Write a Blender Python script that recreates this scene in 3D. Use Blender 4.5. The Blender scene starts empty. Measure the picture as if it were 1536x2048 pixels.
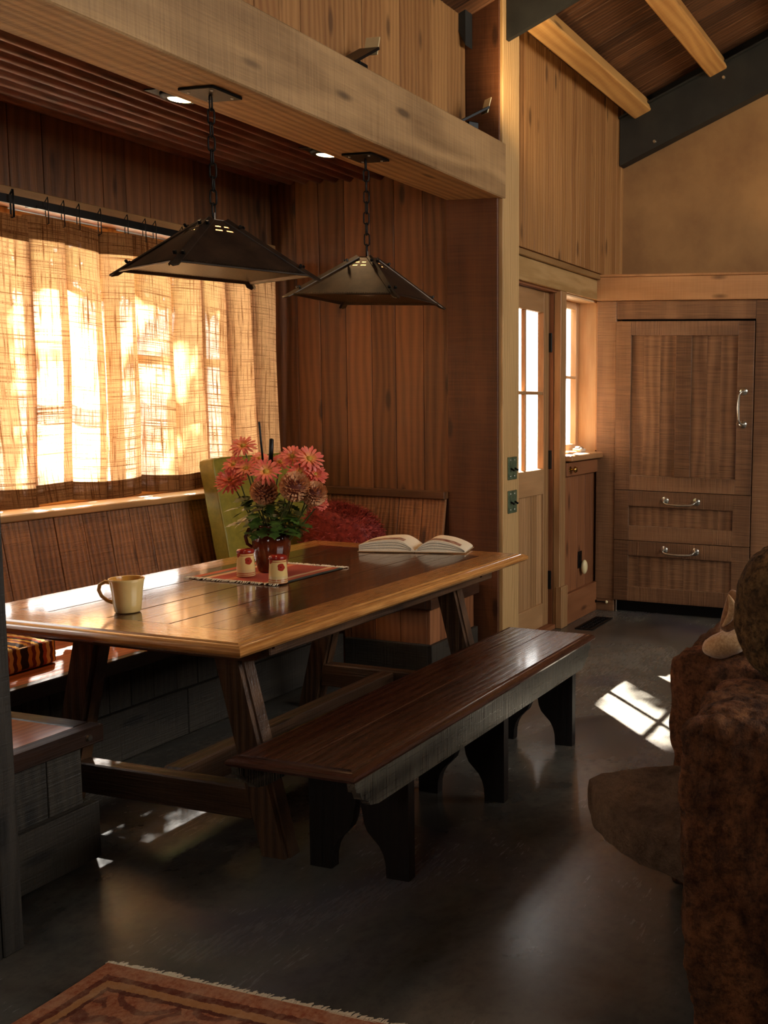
import bpy, math, random
from math import sin, cos, pi, radians, sqrt
from mathutils import Vector, Matrix, noise
random.seed(11)
S = bpy.context.scene
COL = S.collection

# ------------------------------------------------------------------ camera
FPX, CX, CY = 2019.45, 1357.02, 1018.4
YAW, PITCH, ROLL, CAMZ = 0.28958421, -0.10850468, -0.01841238, 1.5
fw = Vector((cos(YAW)*cos(PITCH), sin(YAW)*cos(PITCH), sin(PITCH)))
rt = Vector((sin(YAW), -cos(YAW), 0)); dn = fw.cross(rt)
r2 = cos(ROLL)*rt + sin(ROLL)*dn; d2 = -sin(ROLL)*rt + cos(ROLL)*dn
cd = bpy.data.cameras.new('camera'); cam = bpy.data.objects.new('camera', cd); COL.objects.link(cam)
cd.sensor_fit = 'HORIZONTAL'; cd.sensor_width = 36; cd.lens = FPX/1536*36
cd.shift_x = (768-CX)/1536; cd.shift_y = (CY-1024)/1536; cd.clip_start = .05
cam.matrix_world = Matrix(((r2.x, -d2.x, -fw.x, 0), (r2.y, -d2.y, -fw.y, 0), (r2.z, -d2.z, -fw.z, CAMZ), (0, 0, 0, 1)))
S.camera = cam
# ------------------------------------------------------------------ view
S.view_settings.view_transform = 'Standard'; S.view_settings.look = 'None'
S.view_settings.gamma = 1; S.view_settings.use_curve_mapping = False
S.view_settings.exposure = 0.25
S.cycles.use_denoising = True
S.cycles.max_bounces = 8; S.cycles.diffuse_bounces = 4; S.cycles.transparent_max_bounces = 12
S.cycles.sample_clamp_indirect = 4.0
# ------------------------------------------------------------------ world, sun, portals
W = bpy.data.worlds.new('world'); S.world = W; W.use_nodes = True
bg = W.node_tree.nodes['Background']; bg.inputs[0].default_value = (1.0, .97, .92, 1); bg.inputs[1].default_value = 8.0
SUNV = Vector((.70*.766, .714*.766, .643)).normalized()
sd = bpy.data.lights.new('sun', 'SUN'); sd.energy = 110; sd.angle = radians(.6); sd.color = (1, .95, .86)
so = bpy.data.objects.new('sun', sd); COL.objects.link(so); so.rotation_euler = SUNV.to_track_quat('Z', 'Y').to_euler(); so.location = (9, 9, 9)
def portal(loc, dirv, w, h):
    l = bpy.data.lights.new('daylight_portal', 'AREA'); l.shape = 'RECTANGLE'; l.size = w; l.size_y = h
    o = bpy.data.objects.new('daylight_portal', l); COL.objects.link(o); o.location = loc
    o.rotation_euler = (-Vector(dirv)).to_track_quat('Z', 'Y').to_euler(); l.cycles.is_portal = True
portal((3.45, 4.21, 1.61), (0, -1, 0), 2.8, 1.34)
portal((5.63, 2.90, 1.53), (0, -1, 0), .56, 1.1)
portal((6.36, 2.90, 1.65), (0, -1, 0), .66, 1.1)
portal((3.75, -3.35, 3.1), (0, 1, 0), 4.5, 1.7)
portal((-2.65, .8, 2.6), (1, 0, 0), 1.0, 1.0)
def lamp(kind, loc, energy, color, size=.05, tgt=None, spot=None, name='lamp_light'):
    l = bpy.data.lights.new(name, kind); l.energy = energy; l.color = color
    if kind == 'SPOT': l.spot_size = spot; l.spot_blend = .6; l.shadow_soft_size = size
    elif kind == 'POINT': l.shadow_soft_size = size
    o = bpy.data.objects.new(name, l); COL.objects.link(o); o.location = loc
    if tgt: o.rotation_euler = (Vector(loc)-Vector(tgt)).to_track_quat('Z', 'Y').to_euler()
    return o

# ------------------------------------------------------------------ camera helper used only to read layout measurements
def ray(px, py):
    a, b = (px-CX)/FPX, (py-CY)/FPX
    return r2*a + d2*b + fw
def P(px, py, ax, v):
    d = ray(px, py); c = Vector((0, 0, CAMZ)); return c + d*((v-c[ax])/d[ax])

# ------------------------------------------------------------------ materials
def nodes(name):
    m = bpy.data.materials.new(name); m.use_nodes = True; nt = m.node_tree
    return m, nt, nt.nodes, nt.links, nt.nodes['Principled BSDF']
def rgb(h, g=1.0):
    h = h.lstrip('#'); c = [int(h[i:i+2], 16)/255 for i in (0, 2, 4)]
    return tuple(((x/12.92) if x <= .04045 else ((x+.055)/1.055)**2.4)*g for x in c)+(1,)
def math_(N, L, op, a, b=None, c=None):
    n = N.new('ShaderNodeMath'); n.operation = op
    for i, v in enumerate((a, b, c)):
        if v is None: continue
        if isinstance(v, (int, float)): n.inputs[i].default_value = v
        else: L.new(v, n.inputs[i])
    return n.outputs[0]
def mixc(N, L, f, a, b, mode='MIX'):
    n = N.new('ShaderNodeMix'); n.data_type = 'RGBA'; n.blend_type = mode
    for s, v in ((n.inputs[0], f), (n.inputs[6], a), (n.inputs[7], b)):
        if isinstance(v, (int, float)): s.default_value = v
        elif isinstance(v, tuple): s.default_value = v
        else: L.new(v, s)
    return n.outputs[2]
def mapping(N, L, vec, scale):
    n = N.new('ShaderNodeMapping'); n.inputs['Scale'].default_value = scale; L.new(vec, n.inputs['Vector']); return n.outputs[0]
def noise_(N, L, vec, scale=1, detail=3, rough=.5, dist=0):
    n = N.new('ShaderNodeTexNoise'); n.inputs['Scale'].default_value = scale; n.inputs['Detail'].default_value = detail
    n.inputs['Roughness'].default_value = rough; n.inputs['Distortion'].default_value = dist; L.new(vec, n.inputs['Vector']); return n.outputs[0]
def ramp(N, L, f, a, b, lo=0.0, hi=1.0):
    n = N.new('ShaderNodeMapRange'); L.new(f, n.inputs[0]); n.inputs[1].default_value = a; n.inputs[2].default_value = b
    n.inputs[3].default_value = lo; n.inputs[4].default_value = hi; return n.outputs[0]
def bump(N, L, B, h, s=.3, d=.01):
    n = N.new('ShaderNodeBump'); n.inputs['Strength'].default_value = s; n.inputs['Distance'].default_value = d
    L.new(h, n.inputs['Height']); L.new(n.outputs[0], B.inputs['Normal'])
def wood(name, dark, light, rough=.55, saw=.2, knots=True, bs=.35, var=.45, coat=0, wear=0, spec=.4, rings=1.0, fn=.45):
    m, nt, N, L, B = nodes(name)
    at = N.new('ShaderNodeAttribute'); at.attribute_name = 'gc'; v = at.outputs['Vector']
    ar = N.new('ShaderNodeAttribute'); ar.attribute_name = 'rnd'; r = ar.outputs['Fac']
    big = noise_(N, L, mapping(N, L, v, (.9, 5, 5)), 1, 2)
    wv = N.new('ShaderNodeTexWave'); wv.bands_direction = 'Y'; wv.inputs['Scale'].default_value = 9*rings
    wv.inputs['Distortion'].default_value = 9; wv.inputs['Detail'].default_value = 2.5; wv.inputs['Detail Scale'].default_value = .7
    L.new(mapping(N, L, v, (.22, 1, 1)), wv.inputs['Vector'])
    fine = noise_(N, L, mapping(N, L, v, (5, 150, 150)), 1, 3, .6)
    sawn = noise_(N, L, mapping(N, L, v, (130, 3, 3)), 1, 2, .7)
    f = math_(N, L, 'MULTIPLY', big, .55)
    f = math_(N, L, 'MULTIPLY_ADD', wv.outputs['Fac'], .30, f)
    f = math_(N, L, 'MULTIPLY_ADD', fine, fn, f)
    f = math_(N, L, 'MULTIPLY_ADD', sawn, saw, f)
    f = math_(N, L, 'MULTIPLY_ADD', r, var, f)
    f = ramp(N, L, f, .38+saw*.3+var*.2, 1.0+saw*.6+var*.75)
    c = mixc(N, L, f, dark, light)
    h = math_(N, L, 'MULTIPLY_ADD', sawn, saw*1.6, math_(N, L, 'MULTIPLY_ADD', wv.outputs['Fac'], .4, math_(N, L, 'MULTIPLY', fine, fn*2)))
    if knots:
        vo = N.new('ShaderNodeTexVoronoi'); vo.inputs['Scale'].default_value = 1
        L.new(mapping(N, L, v, (2.3, 7.5, 7.5)), vo.inputs['Vector'])
        k = ramp(N, L, vo.outputs['Distance'], .08, .17, 1, 0)
        c = mixc(N, L, math_(N, L, 'MULTIPLY', k, .75), c, tuple(x*.35 for x in dark[:3])+(1,))
    if wear:
        g = noise_(N, L, mapping(N, L, v, (3, 14, 14)), 1, 5, .7)
        w = ramp(N, L, g, .60, .72)
        c = mixc(N, L, math_(N, L, 'MULTIPLY', w, wear), c, tuple(min(1, x*2.6) for x in light[:3])+(1,))
    L.new(c, B.inputs['Base Color'])
    rr = ramp(N, L, fine, .3, .7, rough-.07, rough+.1); L.new(rr, B.inputs['Roughness'])
    B.inputs['Specular IOR Level'].default_value = spec
    B.inputs['Coat Weight'].default_value = coat; B.inputs['Coat Roughness'].default_value = .10
    bump(N, L, B, h, bs, .004)
    return m
def plain(name, col, rough=.5, metal=0, ns=0, nsc=30, bs=0, spec=.5, col2=None, sss=0, sheen=0):
    m, nt, N, L, B = nodes(name)
    B.inputs['Base Color'].default_value = col; B.inputs['Roughness'].default_value = rough; B.inputs['Metallic'].default_value = metal
    B.inputs['Specular IOR Level'].default_value = spec
    tc = N.new('ShaderNodeTexCoord')
    if ns or col2:
        f = noise_(N, L, tc.outputs['Object'], nsc, 5, .6)
        c = mixc(N, L, ramp(N, L, f, .35, .65), col, col2 or tuple(x*(1-ns) for x in col[:3])+(1,))
        L.new(c, B.inputs['Base Color'])
        if bs: bump(N, L, B, f, bs, .004)
    if sheen: B.inputs['Sheen Weight'].default_value = sheen
    return m
def emis(name, col, s):
    m, nt, N, L, B = nodes(name); B.inputs['Base Color'].default_value = col
    B.inputs['Emission Color'].default_value = col; B.inputs['Emission Strength'].default_value = s; return m

M = {}
M['nook'] = wood('red_brown_boards', rgb('#43270f'), rgb('#875630'), .5, .15, bs=.35, rings=.7)
M['wide'] = wood('red_brown_wide_plank', rgb('#42230f'), rgb('#7b4a29'), .48, .55, bs=.35, rings=.5)
M['wains'] = wood('rough_wainscot_boards', rgb('#45260f'), rgb('#a56f44'), .5, .6, bs=1.0, var=.25, rings=1.3)
M['clad'] = wood('golden_cladding', rgb('#7c4f26'), rgb('#b2824c'), .6, .08, bs=.25, var=.4)
M['post'] = wood('pale_post', rgb('#94703f'), rgb('#cfa872'), .6, .05, False, .3, rings=1.6)
M['beam'] = wood('weathered_beam', rgb('#6b4c2c'), rgb('#c29a68'), .6, .5, True, .8, var=.1, rings=.7)
M['purlin'] = wood('honey_purlin', rgb('#9c6630'), rgb('#e2b06a'), .45, .25, True, .5, rings=.6)
M['deck'] = wood('dark_roof_boards', rgb('#2c180c'), rgb('#7d5232'), .55, .1, True, .8, var=.7, wear=.25)
M['door'] = wood('fir_door', rgb('#876038'), rgb('#bb9062'), .55, .06, False, .2)
M['dwall'] = wood('entry_boards', rgb('#693c20'), rgb('#99623c'), .55, .06, True, .2)
M['cab'] = wood('brown_cabinet_oak', rgb('#553824'), rgb('#a37752'), .36, .8, False, .7, var=.15, rings=.5, fn=.28)
M['ledge'] = wood('ledge_board', rgb('#8a5a32'), rgb('#c79463'), .45, .35, True, .4, rings=.6)
M['winwood'] = wood('light_window_wood', rgb('#b08458'), rgb('#e6c497'), .45, .05, False, .2)
M['table_rim'] = wood('amber_table_rim', rgb('#8f5524'), rgb('#d09450'), .26, .1, False, .15, coat=.9, var=.1, rings=3)
M['table_in'] = wood('brown_table_planks', rgb('#200e07'), rgb('#532c18'), .20, .05, False, .15, coat=.9, var=.3)
M['table_leg'] = wood('worn_table_leg', rgb('#24150c'), rgb('#64452c'), .42, .2, True, .8, wear=.3, var=.1)
M['bench_top'] = wood('dark_bench_top', rgb('#220f08'), rgb('#4d2817'), .27, .05, False, .25, coat=.35, var=.2, wear=.15)
M['bench'] = wood('dark_bench_wood', rgb('#120e0a'), rgb('#7d7564'), .30, 1.3, False, 1.0, var=.1, wear=.2, spec=.8, fn=.08, rings=.3)
M['leg_black'] = wood('black_bench_leg', rgb('#0c0806'), rgb('#1d120c'), .5, .1, False, .2)
M['box'] = wood('grey_bench_front', rgb('#1c1711'), rgb('#3d352a'), .6, .6, True, .9, var=.2)
M['boxtrim'] = wood('dark_seat_edge', rgb('#20120b'), rgb('#4a2e1d'), .4, .1, False, .3)
M['seat'] = wood('orange_seat_board', rgb('#8a3d1a'), rgb('#c4703f'), .4, .1, False, .3, coat=.2)
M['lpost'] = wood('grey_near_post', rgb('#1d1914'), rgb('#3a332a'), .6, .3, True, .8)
M['sill'] = wood('oak_sill', rgb('#6d4b28'), rgb('#a8814f'), .5, .1, False, .2)
M['iron'] = plain('dark_iron', rgb('#1e1b18'), .45, .8, .4, 40, .2)
M['shade'] = plain('bronze_sheet', rgb('#2e2722'), .42, .75, 0, 9, .15, col2=rgb('#4a3d30'))
M['mesh_in'] = plain('brass_mesh', rgb('#4a3a26'), .35, .9)
M['steel'] = plain('blackened_steel', rgb('#191917'), .6, .1, 0, 6, .1, col2=rgb('#262622'))
M['nickel'] = plain('aged_nickel', rgb('#c9c4b6'), .28, 1, .25, 60)
M['patina'] = plain('green_bronze_plate', rgb('#4a5a45'), .45, .6, 0, 25, .1, col2=rgb('#7a8a6a'))
M['black'] = plain('black_metal', rgb('#0c0b0a'), .4, .5)
M['brass'] = plain('brass', rgb('#b08a4a'), .25, 1)
M['lamp'] = emis('can_light_glow', (1, .62, .28, 1), 30)
M['bulb'] = emis('bulb_glow', (1, .58, .25, 1), 40)
M['white_pl'] = plain('cream_plastic', rgb('#e2cf9c'), .35)
M['mug'] = plain('cream_stoneware', rgb('#efcb86'), .14, 0, 0, 6, 0, col2=rgb('#e6bd74'))
M['mug_in'] = plain('mustard_glaze', rgb('#cf9440'), .14)
M['vase'] = plain('brown_glaze', rgb('#3d1509'), .07, 0, 0, 8, 0, col2=rgb('#7c3517'))
M['cap'] = plain('oxblood_glaze', rgb('#8a2418'), .1)
M['paper'] = plain('book_paper', rgb('#f1e4cc'), .55, 0, 0, 300, .1, col2=rgb('#dcc9a6'))
M['print'] = plain('printed_picture_ink', rgb('#6a2418'), .5, 0, 0, 45, 0, col2=rgb('#c9a283'))
M['cover'] = plain('book_cover', rgb('#8a6a44'), .4)
M['leaf'] = plain('chrysanthemum_leaf', rgb('#23330f'), .45, 0, 0, 30, .2, col2=rgb('#4a6420'))
M['stem'] = plain('flower_stem', rgb('#3e4a1c'), .5)
def petal_mat(name, a_, b_, c_):
    m, nt, N, L, B = nodes(name); at = N.new('ShaderNodeAttribute'); at.attribute_name = 'gc'; sp = N.new('ShaderNodeSeparateXYZ'); L.new(at.outputs['Vector'], sp.inputs[0])
    ar = N.new('ShaderNodeAttribute'); ar.attribute_name = 'rnd'
    c = mixc(N, L, ramp(N, L, sp.outputs[0], .15, .55), a_, b_); c = mixc(N, L, math_(N, L, 'MULTIPLY', ar.outputs['Fac'], .55), c, c_)
    L.new(c, B.inputs['Base Color']); B.inputs['Roughness'].default_value = .5; B.inputs['Subsurface Weight'].default_value = 0; return m
M['petal'] = petal_mat('coral_petal', rgb('#f0a840'), rgb('#d85a4c'), rgb('#ee8a62'))
M['petal2'] = petal_mat('bronze_petal', rgb('#8a3c1e'), rgb('#dc9660'), rgb('#f8cf9c'))
M['core'] = plain('flower_core', rgb('#6a2a14'), .6)
M['eye'] = plain('flower_eye', rgb('#d8a22e'), .6, 0, 0, 200, .4, col2=rgb('#7d6a1c'))
M['green_c'] = plain('olive_leather', rgb('#85792a'), .42, 0, 0, 28, .5, col2=rgb('#726820'))
M['red_fur'] = plain('burgundy_shag', rgb('#6e1c18'), .7, 0, 0, 40, 0, col2=rgb('#a03a2e'))
M['plush'] = plain('tan_plush', rgb('#a5713f'), .9, 0, 0, 120, .6, col2=rgb('#7d4f2a'), sheen=.4)
M['plush_l'] = plain('pale_plush', rgb('#d6ad7c'), .9, 0, 0, 120, .6, col2=rgb('#b98a58'), sheen=.4)
M['plaster'] = plain('tan_plaster', rgb('#876543'), .85, 0, 0, 2.2, .05, col2=rgb('#a07b50'), spec=.2)
M['roomw'] = plain('tan_room_wall', rgb('#8f7450'), .85)
M['fringe'] = plain('cream_fringe', rgb('#e2cfae'), .9)
M['ground'] = plain('pale_gravel', rgb('#8d8470'), .9, 0, .3, 4)
M['tree'] = plain('tree_leaf', rgb('#5c7a30'), .6, 0, 0, 3, 0, col2=rgb('#8aa048'))
M['bark'] = plain('bark', rgb('#4a3a2a'), .9, 0, .4, 12, .6)

def glass_mat():
    m = bpy.data.materials.new('window_glass'); m.use_nodes = True; N = m.node_tree.nodes; L = m.node_tree.links
    N.remove(N['Principled BSDF']); o = N['Material Output']
    t = N.new('ShaderNodeBsdfTransparent'); g = N.new('ShaderNodeBsdfGlossy'); g.inputs['Roughness'].default_value = .02
    x = N.new('ShaderNodeMixShader'); x.inputs[0].default_value = .06
    L.new(t.outputs[0], x.inputs[1]); L.new(g.outputs[0], x.inputs[2]); L.new(x.outputs[0], o.inputs[0]); return m
M['glass'] = glass_mat()

def cloth_mat(name, gap, col, tr):
    m = bpy.data.materials.new(name); m.use_nodes = True; N = m.node_tree.nodes; L = m.node_tree.links
    N.remove(N['Principled BSDF']); o = N['Material Output']
    at = N.new('ShaderNodeAttribute'); at.attribute_name = 'gc'; v = at.outputs['Vector']   # x = across, y = down
    sl1 = noise_(N, L, mapping(N, L, v, (3.5, 150, 1)), 1, 3, .65)     # weft slubs
    sl2 = noise_(N, L, mapping(N, L, v, (150, 3.5, 1)), 1, 3, .65)     # warp slubs
    sl3 = noise_(N, L, mapping(N, L, v, (9, 420, 1)), 1, 2, .6)
    sl4 = noise_(N, L, mapping(N, L, v, (420, 9, 1)), 1, 2, .6)
    a = math_(N, L, 'MAXIMUM', sl1, sl2); b = math_(N, L, 'MAXIMUM', sl3, sl4)
    th = math_(N, L, 'MULTIPLY_ADD', b, .5, a)                            # thread density
    hole = ramp(N, L, th, .74, .86, gap, 0.0)
    c = mixc(N, L, ramp(N, L, th, .74, .96), tuple(min(.95, x*1.4) for x in col[:3])+(1,), (col[0]*.34, col[1]*.22, col[2]*.15, 1))
    d = N.new('ShaderNodeBsdfDiffuse'); t = N.new('ShaderNodeBsdfTranslucent'); p = N.new('ShaderNodeBsdfTransparent')
    L.new(c, d.inputs[0]); L.new(c, t.inputs[0])
    x1 = N.new('ShaderNodeMixShader'); x1.inputs[0].default_value = tr; L.new(d.outputs[0], x1.inputs[1]); L.new(t.outputs[0], x1.inputs[2])
    x2 = N.new('ShaderNodeMixShader'); L.new(hole, x2.inputs[0]); L.new(x1.outputs[0], x2.inputs[1]); L.new(p.outputs[0], x2.inputs[2])
    L.new(x2.outputs[0], o.inputs[0]); return m
M['curtain'] = cloth_mat('linen_curtain', .10, rgb('#cfa474'), .34)
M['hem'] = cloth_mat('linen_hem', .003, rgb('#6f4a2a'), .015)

def floor_mat():
    m, nt, N, L, B = nodes('polished_dark_concrete')
    tc = N.new('ShaderNodeTexCoord'); v = tc.outputs['Object']
    a = noise_(N, L, v, 1.3, 5, .6, .6); b = noise_(N, L, v, 5, 4, .5); s = noise_(N, L, mapping(N, L, v, (14, 90, 1)), 1, 4, .7)
    c = mixc(N, L, ramp(N, L, a, .35, .65), rgb('#35332f'), rgb('#66635a'))
    c = mixc(N, L, math_(N, L, 'MULTIPLY', ramp(N, L, b, .35, .75), .35), c, rgb('#6a5a4a'))
    c = mixc(N, L, ramp(N, L, noise_(N, L, v, .9, 3, .5, .8), .52, .66, 0, .5), c, rgb('#4a3f50'))
    c = mixc(N, L, ramp(N, L, noise_(N, L, v, 24, 6, .7), .45, .75, 0, .35), c, rgb('#171412'))
    L.new(c, B.inputs['Base Color'])
    L.new(ramp(N, L, math_(N, L, 'MULTIPLY_ADD', s, .5, a), .5, 1.0, .19, .30), B.inputs['Roughness'])
    B.inputs['Specular IOR Level'].default_value = .55
    bump(N, L, B, s, .06, .004); return m
M['floor'] = floor_mat()
def rust_mat():
    m, nt, N, L, B = nodes('rusted_corrugated_steel')
    tc = N.new('ShaderNodeTexCoord'); v = tc.outputs['Object']
    a = noise_(N, L, mapping(N, L, v, (6, 40, 6)), 1, 6, .7); b = noise_(N, L, v, 3, 4)
    c = mixc(N, L, ramp(N, L, a, .35, .7), rgb('#3f1d14'), rgb('#7a4431'))
    c = mixc(N, L, math_(N, L, 'MULTIPLY', ramp(N, L, b, .5, .7), .4), c, rgb('#8a6a58'))
    L.new(c, B.inputs['Base Color']); B.inputs['Metallic'].default_value = .35; B.inputs['Roughness'].default_value = .45
    bump(N, L, B, a, .2, .003); return m
M['rust'] = rust_mat()
def rock_mat(name, a_, b_, c_, vert=1, pit=.85):
    m, nt, N, L, B = nodes(name)
    tc = N.new('ShaderNodeTexCoord'); v = tc.outputs['Object']
    a = noise_(N, L, mapping(N, L, v, (1, 1, .45 if vert else 1)), 7, 8, .7, .5); b = noise_(N, L, v, 34, 6, .75); d = noise_(N, L, v, 2.5, 4, .6)
    c = mixc(N, L, ramp(N, L, a, .35, .62), a_, b_); c = mixc(N, L, ramp(N, L, d, .5, .66), c, c_)
    c = mixc(N, L, ramp(N, L, b, .38, .58, pit, 0), c, tuple(x*.3 for x in a_[:3])+(1,))
    L.new(c, B.inputs['Base Color']); B.inputs['Roughness'].default_value = .85; B.inputs['Specular IOR Level'].default_value = .25
    bump(N, L, B, math_(N, L, 'MULTIPLY_ADD', a, 1.4, b), 1.0, .05); return m
M['rock'] = rock_mat('rust_stone', rgb('#3a2018'), rgb('#b07448'), rgb('#bd7448'), 1, .7)
M['rock2'] = rock_mat('speckled_boulder', rgb('#4c3018'), rgb('#bd9058'), rgb('#8f6236'))
M['slab'] = rock_mat('brown_slab_stone', rgb('#6a4f38'), rgb('#94755a'), rgb('#a58364'), 0, .35)

def rug_mat():
    m, nt, N, L, B = nodes('faded_red_rug')
    at = N.new('ShaderNodeAttribute'); at.attribute_name = 'gc'; v = at.outputs['Vector']    # metres in from the corner
    sp = N.new('ShaderNodeSeparateXYZ'); L.new(v, sp.inputs[0]); x, y = sp.outputs[0], sp.outputs[1]
    e = math_(N, L, 'MINIMUM', x, y)
    wob = noise_(N, L, v, 22, 5, .7)
    e2 = math_(N, L, 'MULTIPLY_ADD', wob, .025, e)
    f = noise_(N, L, v, 55, 6, .75)
    c = mixc(N, L, ramp(N, L, f, .35, .65), rgb('#9a4f34'), rgb('#c98a62'))
    def band(c, lo, hi, col, k=.8):
        a = math_(N, L, 'GREATER_THAN', e2, lo); b = math_(N, L, 'LESS_THAN', e2, hi)
        return mixc(N, L, math_(N, L, 'MULTIPLY', math_(N, L, 'MULTIPLY', a, b), k), c, col)
    c = band(c, .055, .075, rgb('#5c241c')); c = band(c, .075, .10, rgb('#c08a55'), .7); c = band(c, .10, .112, rgb('#4e2220'))
    c = band(c, .29, .305, rgb('#4e2220')); c = band(c, .305, .335, rgb('#c08a55'), .7); c = band(c, .335, .35, rgb('#5c241c'))
    vo = N.new('ShaderNodeTexVoronoi'); vo.inputs['Scale'].default_value = 5.2; L.new(v, vo.inputs['Vector']); vo.inputs['Randomness'].default_value = .55
    dd = math_(N, L, 'MULTIPLY_ADD', wob, .14, vo.outputs['Distance'])
    ring = math_(N, L, 'SINE', math_(N, L, 'MULTIPLY', dd, 30)); k = ramp(N, L, ring, .2, .5)
    inner = math_(N, L, 'GREATER_THAN', e2, .112)
    c = mixc(N, L, math_(N, L, 'MULTIPLY', math_(N, L, 'MULTIPLY', k, inner), .7), c, mixc(N, L, ramp(N, L, dd, .15, .4), rgb('#c79a66'), rgb('#5a2a28')))
    c = mixc(N, L, ramp(N, L, noise_(N, L, v, 9, 5, .7), .45, .7, 0, .6), c, rgb('#cfa684'))
    L.new(c, B.inputs['Base Color']); B.inputs['Roughness'].default_value = .95; B.inputs['Specular IOR Level'].default_value = .1
    bump(N, L, B, f, .8, .01); return m
M['rug'] = rug_mat()
def stripe_mat():
    m, nt, N, L, B = nodes('woven_kilim_stripes')
    at = N.new('ShaderNodeAttribute'); at.attribute_name = 'gc'; v = at.outputs['Vector']
    sp = N.new('ShaderNodeSeparateXYZ'); L.new(v, sp.inputs[0]); x, y = sp.outputs[0], sp.outputs[1]
    z = math_(N, L, 'ABSOLUTE', math_(N, L, 'SUBTRACT', math_(N, L, 'FRACT', math_(N, L, 'MULTIPLY', y, 26)), .5))
    xx = math_(N, L, 'MULTIPLY_ADD', z, .010, x)
    cr = N.new('ShaderNodeValToRGB'); cr.color_ramp.interpolation = 'CONSTANT'
    cols = ['#2a1716', '#c9872e', '#7a2a1a', '#e0b04e', '#2a1716', '#a84a24', '#e6c277', '#5a1f18', '#d6982f', '#2a1716']
    while len(cr.color_ramp.elements) < 10: cr.color_ramp.elements.new(.5)
    for i, h in enumerate(cols): cr.color_ramp.elements[i].position = i/10; cr.color_ramp.elements[i].color = rgb(h)
    L.new(math_(N, L, 'FRACT', math_(N, L, 'MULTIPLY', xx, 6.5)), cr.inputs[0])
    L.new(cr.outputs[0], B.inputs['Base Color']); B.inputs['Roughness'].default_value = .9
    bump(N, L, B, noise_(N, L, v, 250, 2), .4, .003); return m
M['kilim'] = stripe_mat()
def mat_mat():
    m, nt, N, L, B = nodes('woven_placemat')
    tc = N.new('ShaderNodeTexCoord'); v = tc.outputs['Object']; sp = N.new('ShaderNodeSeparateXYZ'); L.new(v, sp.inputs[0])
    cr = N.new('ShaderNodeValToRGB'); cr.color_ramp.interpolation = 'CONSTANT'
    st = [(0, '#2e3a35'), (.05, '#b0502c'), (.12, '#d8a878'), (.17, '#a83e26'), (.55, '#c0703f'), (.62, '#a83e26'), (.80, '#d8b083'), (.86, '#6a5a40'), (.92, '#b85a34')]
    while len(cr.color_ramp.elements) < len(st): cr.color_ramp.elements.new(.5)
    for i, (p, h) in enumerate(st): cr.color_ramp.elements[i].position = p; cr.color_ramp.elements[i].color = rgb(h)
    L.new(ramp(N, L, sp.outputs[1], -.21, .21), cr.inputs[0]); L.new(cr.outputs[0], B.inputs['Base Color']); B.inputs['Roughness'].default_value = .85
    bump(N, L, B, noise_(N, L, mapping(N, L, v, (60, 400, 1)), 1, 2), .6, .003); return m
M['placemat'] = mat_mat()
def shaker_mat():   # cream glaze with red poppies and stems, red bands below
    m, nt, N, L, B = nodes('poppy_painted_glaze')
    tc = N.new('ShaderNodeTexCoord'); v = tc.outputs['Object']
    vo = N.new('ShaderNodeTexVoronoi'); vo.inputs['Scale'].default_value = 24; L.new(v, vo.inputs['Vector'])
    sp = N.new('ShaderNodeSeparateXYZ'); L.new(v, sp.inputs[0]); z = sp.outputs[2]
    d = vo.outputs['Distance']; w = noise_(N, L, v, 60, 2)
    d = math_(N, L, 'MULTIPLY_ADD', w, .3, d)
    c = mixc(N, L, math_(N, L, 'LESS_THAN', d, .50), rgb('#e0bc78'), rgb('#9a3020'))
    c = mixc(N, L, math_(N, L, 'LESS_THAN', d, .26), c, rgb('#3a1410'))
    c = mixc(N, L, math_(N, L, 'LESS_THAN', z, .030), c, rgb('#d6b57c'))
    st = math_(N, L, 'GREATER_THAN', math_(N, L, 'SINE', math_(N, L, 'MULTIPLY', z, 900)), .2)
    lo = math_(N, L, 'LESS_THAN', z, .018); hi = math_(N, L, 'GREATER_THAN', z, .084)
    c = mixc(N, L, math_(N, L, 'MULTIPLY', st, math_(N, L, 'MAXIMUM', lo, hi)), c, rgb('#a8482c'))
    L.new(c, B.inputs['Base Color']); B.inputs['Roughness'].default_value = .12; return m
M['poppy'] = shaker_mat()

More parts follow.
